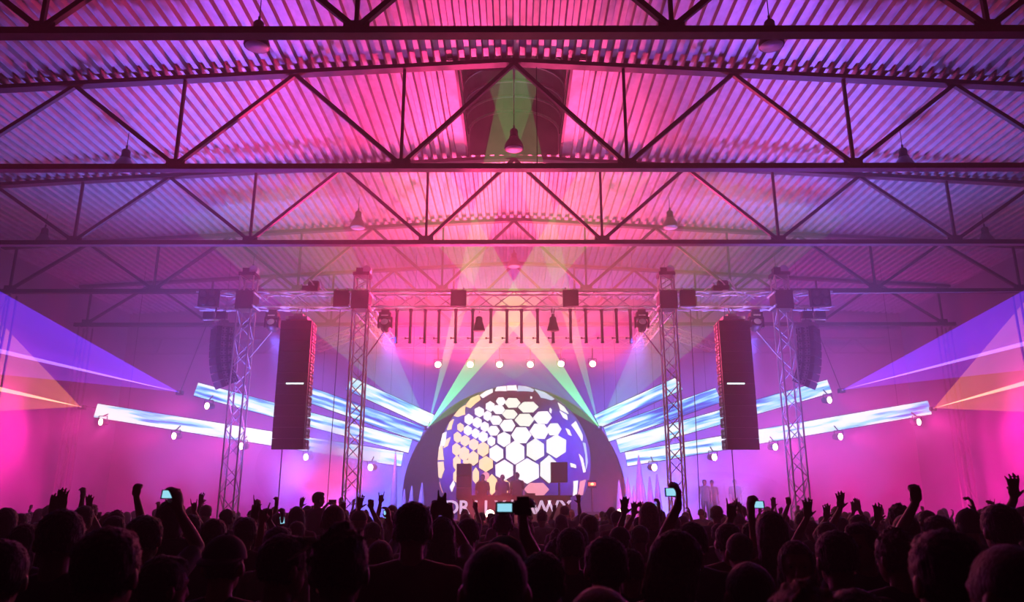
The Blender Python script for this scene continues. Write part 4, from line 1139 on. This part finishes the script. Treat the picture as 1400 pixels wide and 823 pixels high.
# --- people near the photographer: (px, top py, head width px, hair, colour, shirt, yaw, pitch, label, extra)
NEAR = [
 (88, 694, 58, 'short', 'hair_black', 'shirt_black', 20, 0, 'person with short dark hair and black shirt near the raised open hands', None),
 (150, 717, 84, 'short', 'hair_brown', 'shirt_black', 0, -4, 'broad person with brown short hair close behind the cap wearer', None),
 (197, 703, 42, 'short', 'hair_black', 'shirt_navy', -10, 0, 'person in navy shirt with short black hair below the raised fist', None),
 (222, 757, 58, 'short', 'hair_black', 'shirt_black', -55, 0, 'person in black turning aside between brown-haired head and cap wearer', None),
 (308, 731, 58, 'cap_back', 'hair_black', 'shirt_black', 0, 0, 'person wearing a dark cap backwards with strap opening', None),
 (385, 728, 60, 'short', 'hair_black', 'shirt_black', -40, 0, 'person with pale sunglasses pushed up on dark hair', 'glasses'),
 (466, 718, 84, 'tousled', 'hair_brown', 'shirt_black', 0, 0, 'person with tousled brown hair seen from behind, next to the sunglasses wearer', None),
 (565, 684, 52, 'short', 'hair_black', 'shirt_wine', 0, 0, 'tall person in wine shirt with short black hair and bare neck', None),
 (677, 734, 86, 'buzz', 'hair_brown', 'shirt_black', 0, 0, 'person with cropped hair rim-lit red standing before the camcorder holder', None),
 (741, 752, 60, 'short', 'hair_black', 'shirt_black', 0, 0, 'dark-haired person in black between cropped head and hooded blond crown', None),
 (780, 720, 38, 'short', 'hair_black', 'shirt_navy', 0, 0, 'narrow-headed person in navy shirt behind the camcorder arm', None),
 (828, 731, 58, 'short', 'hair_brown', 'shirt_wine', 0, 0, 'person in wine shirt with round brown-haired head beside the bob-haired one', None),
 (820, 793, 92, 'buzz', 'hair_fair', 'shirt_black', 0, 0, 'short person with fair cropped crown rim-lit pink', None),
 (908, 722, 74, 'bob', 'hair_brown', 'shirt_black', -62, -14, 'person with brown bob haircut looking down to the side', None),
 (1010, 725, 35, 'buzz', 'hair_brown', 'shirt_grey', 0, 0, 'person with cropped hair in grey shirt below the horned hand', None),
 (1023, 762, 62, 'buzz', 'hair_black', 'shirt_black', 0, 0, 'person with black cropped hair and visible ears in front of the grey shirt', None),
 (1053, 698, 42, 'long', 'hair_brown', 'shirt_wine', 0, 0, 'person with long brown hair over a wine shirt', None),
 (1085, 738, 48, 'long', 'hair_black', 'shirt_black', 165, 0, 'long-haired person in black facing away from the stage', None),
 (1142, 723, 54, 'short', 'hair_black', 'shirt_black', 8, 0, 'person with neat black hair next to the one facing away', None),
 (1176, 712, 44, 'short', 'hair_black', 'shirt_navy', 130, 0, 'short-haired person in navy turned back toward the crowd', None),
 (1224, 723, 54, 'tousled', 'hair_brown', 'shirt_black', 20, 0, 'person with messy brown hair and bright ear edge', None),
 (1237, 700, 33, 'buzz', 'hair_brown', 'shirt_grey', 0, 0, 'person with round cropped head in grey in front of the spiky hair', None),
 (1228, 689, 30, 'tousled', 'hair_black', 'shirt_black', 0, 0, 'person with spiky black hair standing above the others', None),
 (1291, 720, 92, 'short', 'hair_black', 'shirt_black', 0, 0, 'big-headed person in black with thick dark hair under the slanting arm', None),
 (1382, 735, 96, 'buzz', 'hair_brown', 'shirt_black', 12, 0, 'person with cropped brown hair lit magenta along one temple', None),
 (1098, 797, 112, 'tousled', 'hair_fair', 'shirt_black', 0, -6, 'person with tousled fair hair lit red, showing only the crown', None),
 (1168, 802, 80, 'short', 'hair_black', 'shirt_black', 0, 0, 'short person with black crown beside the red-lit fair hair', None),
 (1366, 687, 48, 'short', 'hair_black', 'shirt_black', 0, 0, 'tall person in black with thick black hair near the side wall arm', None),
 (1322, 695, 34, 'cap', 'hair_black', 'shirt_grey', -25, 0, 'person in grey wearing a peaked cap turned sideways', None),
 (262, 702, 26, 'short', 'hair_black', 'shirt_navy', 0, 0, 'person in navy just behind the arm holding a phone', None),
 (293, 708, 34, 'short', 'hair_brown', 'shirt_grey', 0, 0, 'person in grey shirt with brown hair above the backward cap', None),
 (337, 706, 30, 'short', 'hair_black', 'shirt_wine', 0, 0, 'person in wine shirt near the pointing arm', None),
 (310, 696, 20, 'cap', 'hair_black', 'shirt_black', 0, 0, 'person wearing a dark cap in front of an outer truss tower', None),
 (640, 707, 30, 'short', 'hair_brown', 'shirt_wine', 0, 0, 'person in wine shirt between victory signs and cropped head', None),
 (520, 735, 34, 'buzz', 'hair_fair', 'shirt_grey', 0, 0, 'fair-haired cropped person in grey behind the tousled head', None),
 (5, 735, 70, 'short', 'hair_black', 'shirt_black', 15, 0, 'dark person at the edge of the crowd beside the side wall', None),
 (35, 715, 40, 'long', 'hair_black', 'shirt_navy', 0, 0, 'long-haired person in navy near the edge of the crowd', None),
 (860, 748, 40, 'short', 'hair_black', 'shirt_black', 0, 0, 'person in black tucked behind the brown bob haircut', None),
]
for (px, py, w, hair, hcol, shirt, yaw, pitch, lb, ex) in NEAR:
    yaw = {8: 0, 12: 20, 15: 20, -55: -40}.get(yaw, yaw); pitch = {-4: 0, -6: 0}.get(pitch, pitch)
    hw = {'buzz': 0.164, 'short': 0.178, 'tousled': 0.192, 'long': 0.19, 'bob': 0.215, 'cap': 0.19, 'cap_back': 0.19}[hair]
    s = 1.0
    for _ in range(3):
        tt = hw * s * FPX / w
        v = (IMG_H / 2 - py) / FPX
        Y = tt * (cos(R(15.1)) - v * sin(R(15.1)))
        Y = max(Y - 0.02, 1.35)
        z = zpix(py, Y); s = min(1.10, max(0.88, z / 1.768))
    p = at(px, py, Y)
    person(base(yaw, pitch), 'skin_light' if len(USED) % 3 else 'skin_tan', shirt, hair, hcol, lb, None, (p.x, Y, 0), s, 0, yaw, pitch, ex)
    USED.append((p.x, Y))

# --- people with raised arms: head px, depth, height scale, hair.., arms [(side, hand px, hand py, pose)], label, group
def phone(p, label, rot, lit=True, size=(0.090, 0.009, 0.052)):
    t = thing('phone', label, 'phone', p); t.rotation_euler = rot
    MB().box((0, 0, 0), size).build('case', 'black', t)
    MB().box((0, -size[1] / 2 - 0.0008, 0), (size[0] * 0.82, 0.0015, size[2] * 0.84)).build('screen', 'phone_lit', t)
ARMED = [
 (182, 7.0, 0.99, 'short', 'hair_black', 'shirt_navy', [(1, 187, 668, 'fist')], 'person raising one loose fist above the crowd', None),
 (240, 4.6, 1.0, 'short', 'hair_black', 'shirt_black', [(1, 243, 681, 'grip', (231, 676))], 'person in black holding a lit phone high in a raised fist', None),
 (112, 9.0, 0.97, 'short', 'hair_brown', 'shirt_grey', [(1, 122, 689, 'open')], 'person in grey waving one open hand near the spread arms', None),
 (78, 6.6, 0.97, 'tousled', 'hair_black', 'shirt_black', [(-1, 73, 691, 'open'), (1, 86, 684, 'open')], 'person raising both open hands close together', None),
 (262, 10.5, 0.98, 'bun', 'hair_brown', 'shirt_wine', [(1, 265, 692, 'horns')], 'person with hair bun making a horned hand sign', None),
 (338, 9.5, 0.97, 'short', 'hair_black', 'shirt_navy', [(1, 351, 688, 'point')], 'person in navy pointing one finger toward the stage', None),
 (368, 6.6, 0.94, 'long', 'hair_black', 'shirt_wine', [(-1, 360, 703, 'horns')], 'long-haired person in wine shirt holding up a large horned hand', None),
 (391, 8.6, 0.95, 'short', 'hair_brown', 'shirt_black', [(-1, 387, 704, 'grip', (386, 711))], 'person in black filming with a phone beside the horned hand', None),
 (500, 10.0, 0.98, 'short', 'hair_black', 'shirt_wine', [(-1, 492, 688, 'open'), (1, 507, 688, 'fist')], 'person in wine shirt lifting both arms to form a frame', None),
 (531, 8.2, 0.95, 'short', 'hair_black', 'shirt_navy', [(1, 531, 701, 'grip', (528, 703))], 'person in navy filming with a phone held just above the heads', None),
 (605, 5.6, 0.99, 'long', 'hair_brown', 'shirt_wine', [(-1, 596, 693, 'vsign'), (1, 612, 696, 'vsign')], 'long-haired person in wine shirt showing two victory signs', None),
 (945, 4.7, 0.98, 'short', 'hair_black', 'shirt_navy', [(-1, 928, 676, 'grip', (919, 673))], 'person in navy stretching an arm to film with a lit phone', None),
 (909, 9.5, 0.98, 'short', 'hair_brown', 'shirt_wine', [(-1, 901, 690, 'grip', (893, 692))], 'person in wine shirt filming with a small dark phone', None),
 (1004, 6.2, 0.97, 'short', 'hair_black', 'shirt_black', [(-1, 1000, 697, 'horns')], 'person in black making a horned hand beside a filming phone', None),
 (1016, 5.4, 0.97, 'short', 'hair_black', 'shirt_wine', [(1, 1026, 692, 'grip', (1036, 690))], 'person in wine shirt filming with a phone gripped sideways', None),
 (1060, 13.5, 0.98, 'short', 'hair_brown', 'shirt_grey', [(-1, 1057, 688, 'open')], 'distant person in grey raising a thin arm by the long brown hair', None),
 (1084, 12.0, 1.0, 'bun', 'hair_black', 'shirt_navy', [(-1, 1078, 684, 'fist')], 'distant person with bun stretching one arm straight up', None),
 (1112, 7.0, 0.96, 'short', 'hair_brown', 'shirt_navy', [(-1, 1104, 697, 'open')], 'person in navy waving a hand left of the neat black hair', None),
 (1158, 8.2, 0.99, 'short', 'hair_black', 'shirt_wine', [(-1, 1149, 686, 'open')], 'person in wine shirt swinging a high open hand', None),
 (1136, 9.2, 0.97, 'long', 'hair_black', 'shirt_black', [(-1, 1130, 701, 'open')], 'long-haired person in black waving low beside the swinging hand', None),
 (1206, 7.4, 0.95, 'short', 'hair_black', 'shirt_grey', [(-1, 1200, 703, 'open')], 'person in grey holding a flat palm beside the spiky hair', None),
 (1282, 5.2, 1.0, 'short', 'hair_black', 'shirt_navy', [(-1, 1252, 672, 'fist')], 'person in navy throwing a slanting arm high over the crowd', None),
 (1402, 5.6, 1.0, 'short', 'hair_brown', 'shirt_grey', [(-1, 1386, 668, 'open')], 'person in grey at the crowd edge raising a flat hand', None),
 (772, 16.0, 1.06, 'short', 'hair_black', 'shirt_navy', [(-1, 758, 694, 'fist'), (1, 791, 683, 'open')], 'person towering over the front crowd with one arm lifted before the booth', None),
 (458, 11.0, 0.98, 'short', 'hair_black', 'shirt_wine', [(1, 469, 691, 'fist')], 'person reaching a fist up beside the shoulder rider', None),
 (690, 3.25, 0.96, 'cap_back', 'hair_black', 'shirt_wine', [(1, 714, 706, 'grip')], 'person in a red-lit cap holding a camcorder overhead', None),
 (875, 10.0, 0.97, 'short', 'hair_black', 'shirt_black', [(-1, 867, 697, 'open'), (1, 879, 697, 'open')], 'person in black cupping both hands above the head', None),
 (655, 13.0, 0.98, 'long', 'hair_fair', 'shirt_grey', [(1, 650, 690, 'point')], 'fair long-haired person pointing up in front of the booth letters', None),
]
ARM_PROTO = []
for (px, Y, s, hair, hcol, shirt, arms, lb, grp) in ARMED:
    root = at(px, 705, Y); root = Vector((root.x, Y, 0))
    if len(arms) == 1 and px not in (1282, 690, 945):      # shoulder under the raised hand
        root.x = at(arms[0][1], arms[0][2], Y).x - arms[0][0] * 0.165 * s
    spec = {-1: arm(-1), 1: arm(1)}
    phones = []
    for a in arms:
        side, hx, hy, pose = a[:4]
        Hn = at(hx, hy, Y + 0.08)
        loc = (Hn - root) / s
        el, W0 = ik(SHO[side], loc - Vector((0, 0, 0.085)), side)
        fd = (W0 - el).normalized(); hd = (fd * 0.45 + Vector((0, 0.10, 0.85))).normalized()
        W = loc - hd * 0.075
        spec[side] = arm(side, W, hd, (0, 1, 0.05) if pose != 'grip' else ((-1 if len(a) > 4 and a[4][0] < hx else 1) * 0.9, 0.42, 0), pose)
        if len(a) > 4: phones.append((spec[side]['W'], hd, a[4], pose))
    bd = build_body([spec[-1], spec[1]])
    person(bd, 'skin_light', shirt, hair, hcol, lb, grp, root, s)
    ARM_PROTO.append((bd, hair, hcol, shirt, lb))
    USED.append((root.x, Y))
    for (W, hd, pp, pose) in phones:
        Wp = root + (W + hd * 0.085) * s
        P = at(pp[0], pp[1], Wp.y + 0.0)
        # keep the phone within the fingers
        d = P - Wp
        if d.length > 0.075: P = Wp + d.normalized() * 0.075
        phone(P, {231: 'lit phone held in a raised fist, showing a bright stage picture', 386: 'small lit phone beside the large horned hand', 528: 'dark phone with lit screen held just above the heads',
                  919: 'lit phone at the end of a stretched arm below an inner tower', 893: 'small dark phone with lit screen below the cloth spikes', 1036: 'lit phone gripped from the side by spread fingers'}[pp[0]],
              (R(-12), 0, 0) if pp[0] not in (386, 528) else (R(-12), R(80), 0))
# camcorder in the lifted hand
Wc = at(713, 694, 3.33)
t = thing('camcorder', 'black camcorder with flip-out lit screen held overhead', 'camera', Wc)
MB().box((0, 0.02, 0.0), (0.062, 0.13, 0.058)).lathe([(0.026, 0), (0.03, 0.02), (0.03, 0.06)], 14, (0.0, 0.085, 0.002), Matrix.Rotation(R(-90), 3, 'X')).build('camera_body', 'black', t)
MB().box((0.005, -0.01, 0.036), (0.05, 0.085, 0.016)).box((0.03, 0.0, -0.018), (0.022, 0.06, 0.03)).build('hand_grip', 'black', t)
MB().box((-0.024, -0.06, 0.005), (0.01, 0.03, 0.02)).build('viewfinder', 'black', t)
sc_ = MB().box((-0.070, -0.03, 0.0), (0.074, 0.009, 0.048)).build('flip_screen', 'black', t)
MB().box((-0.070, -0.0352, 0.0), (0.060, 0.0015, 0.032)).build('picture', M['phone_lit'], sc_)
MB().bar((-0.034, -0.02, 0.0), (-0.03, 0.0, 0.0), 0.01, 0.04).build('hinge', 'black', t)

# rider on another person's shoulders
q = at(437, 672, 12.6)
sR = 0.95
rid = build_body([arm(-1, (-0.10, 0.30, 1.50), (0.4, 0.5, 0.8), (0.6, 0.4, -0.2), 'grip'), arm(1, (0.12, 0.30, 1.50), (-0.4, 0.5, 0.8), (-0.6, 0.4, -0.2), 'grip')], -25, 0, ride=True)
person(rid, 'skin_light', 'shirt_black', 'short', 'hair_black', 'person in black riding on shoulders and filming the stage', None, (q.x, 12.5, q.z - 1.768 * sR), sR, R(-25), -25, 0)
hp = Vector((q.x, 12.5, q.z - 1.768 * sR)) + Matrix.Rotation(R(-25), 3, 'Z') @ Vector((0.0, 0.40, 1.60)) * sR
t = thing('compact_camera', 'small dark camera held to the face by the shoulder rider', 'camera', hp)
MB().box((0, 0, 0), (0.12, 0.04, 0.075)).build('camera_body', 'black', t)
MB().lathe([(0.028, 0), (0.03, 0.05), (0.027, 0.06)], 12, (0, 0.02, 0), Matrix.Rotation(R(-90), 3, 'X')).build('camera_lens', 'black', t)
person(base(0, 0), 'skin_tan', 'shirt_navy', 'short', 'hair_black', 'person in navy carrying the shoulder rider', None, (q.x + 0.05, 12.70, 0), 0.88)
USED.append((q.x + 0.05, 12.7))

# performers behind the booth and stage hands at the stage side
for (px, top, Yp, lb, hair, rz, sh) in ((660, 648, 30.15, 'performer behind the booth standing next to the monitor stack', 'short', 180, 'shirt_black'),
                                        (687, 648, 30.15, 'performer with narrow head in the middle behind the booth', 'buzz', 180, 'shirt_navy'),
                                        (707, 645, 30.2, 'performer leaning beside the middle performer behind the booth', 'tousled', 165, 'shirt_black'),
                                        (963, 660, 31.0, 'stage hand with a companion close by in the smoky stage wing', 'short', 160, 'shirt_grey'),
                                        (973, 657, 31.8, 'stage hand in a cap in the smoky stage wing', 'cap', 175, 'shirt_black'),
                                        (1004, 658, 31.0, 'broad stage hand standing apart in the smoky stage wing', 'short', 185, 'shirt_navy')):
    z = zpix(top, Yp); s = min(1.05, max(0.92, (z - STZ) / 1.768)); p = at(px, top, Yp)
    person(base(0, 0), 'skin_light', sh, hair, 'hair_black', lb, None, (p.x, Yp, STZ), s, R(rz))

# --- the rest of the crowd, row after row up to the stage barrier
rnd = random.Random(11)
SHIRT = {'shirt_black': 'black', 'shirt_navy': 'navy', 'shirt_grey': 'grey', 'shirt_wine': 'wine-red', 'shirt_white': 'white'}
HN = {'short': 'short-haired', 'buzz': 'crop-haired', 'long': 'long-haired', 'bob': 'bob-haired', 'tousled': 'messy-haired', 'bun': 'bun-haired', 'cap': 'cap-wearing', 'cap_back': 'backward-cap-wearing'}
Y = 4.9; ncrowd = 0
while Y < 26.6:
    half = 0.675 * Y + 0.6
    step = 0.62 + 0.012 * Y
    x = -half + rnd.uniform(0, step)
    while x < half:
        px_, py_ = x + rnd.uniform(-0.14, 0.14), Y + rnd.uniform(-0.3, 0.3)
        x += step * rnd.uniform(0.9, 1.15)
        if any((px_ - a) ** 2 + (py_ - b) ** 2 < 0.52 ** 2 for a, b in USED): continue
        s = min(1.06, max(0.88, rnd.gauss(0.965, 0.045)))
        sh = rnd.choice(list(SHIRT)); rz = R(rnd.uniform(-18, 18))
        if rnd.random() < 0.17 and Y > 7:
            bd, hair, hc_, _, _ = rnd.choice(ARM_PROTO)
            if hair == 'cap_back': hair = 'short'
            lb = '%s %s-shirted person in the packed crowd with a hand raised' % (HN[hair], SHIRT[sh])
            person(bd, rnd.choice(('skin_light', 'skin_tan')), sh, hair, hc_, lb, lb + 's', (px_, py_, 0), s, 0)
        else:
            hair = rnd.choice(('short', 'short', 'buzz', 'tousled', 'long', 'bob', 'bun', 'cap', 'short'))
            hc_ = rnd.choice(('hair_black', 'hair_brown', 'hair_black', 'hair_fair'))
            yw = rnd.choice((0, 0, 20, -10))
            lb = '%s %s-shirted person with %s hair standing in the packed crowd' % (HN[hair], SHIRT[sh], {'hair_black': 'black', 'hair_brown': 'brown', 'hair_fair': 'fair'}[hc_])
            person(base(yw, 0), rnd.choice(('skin_light', 'skin_tan')), sh, hair, hc_, lb, lb + 's', (px_, py_, 0), s, rz, yw, 0)
        USED.append((px_, py_)); ncrowd += 1
    Y += 0.95 + 0.055 * Y
print('CROWD', ncrowd, len(USED))
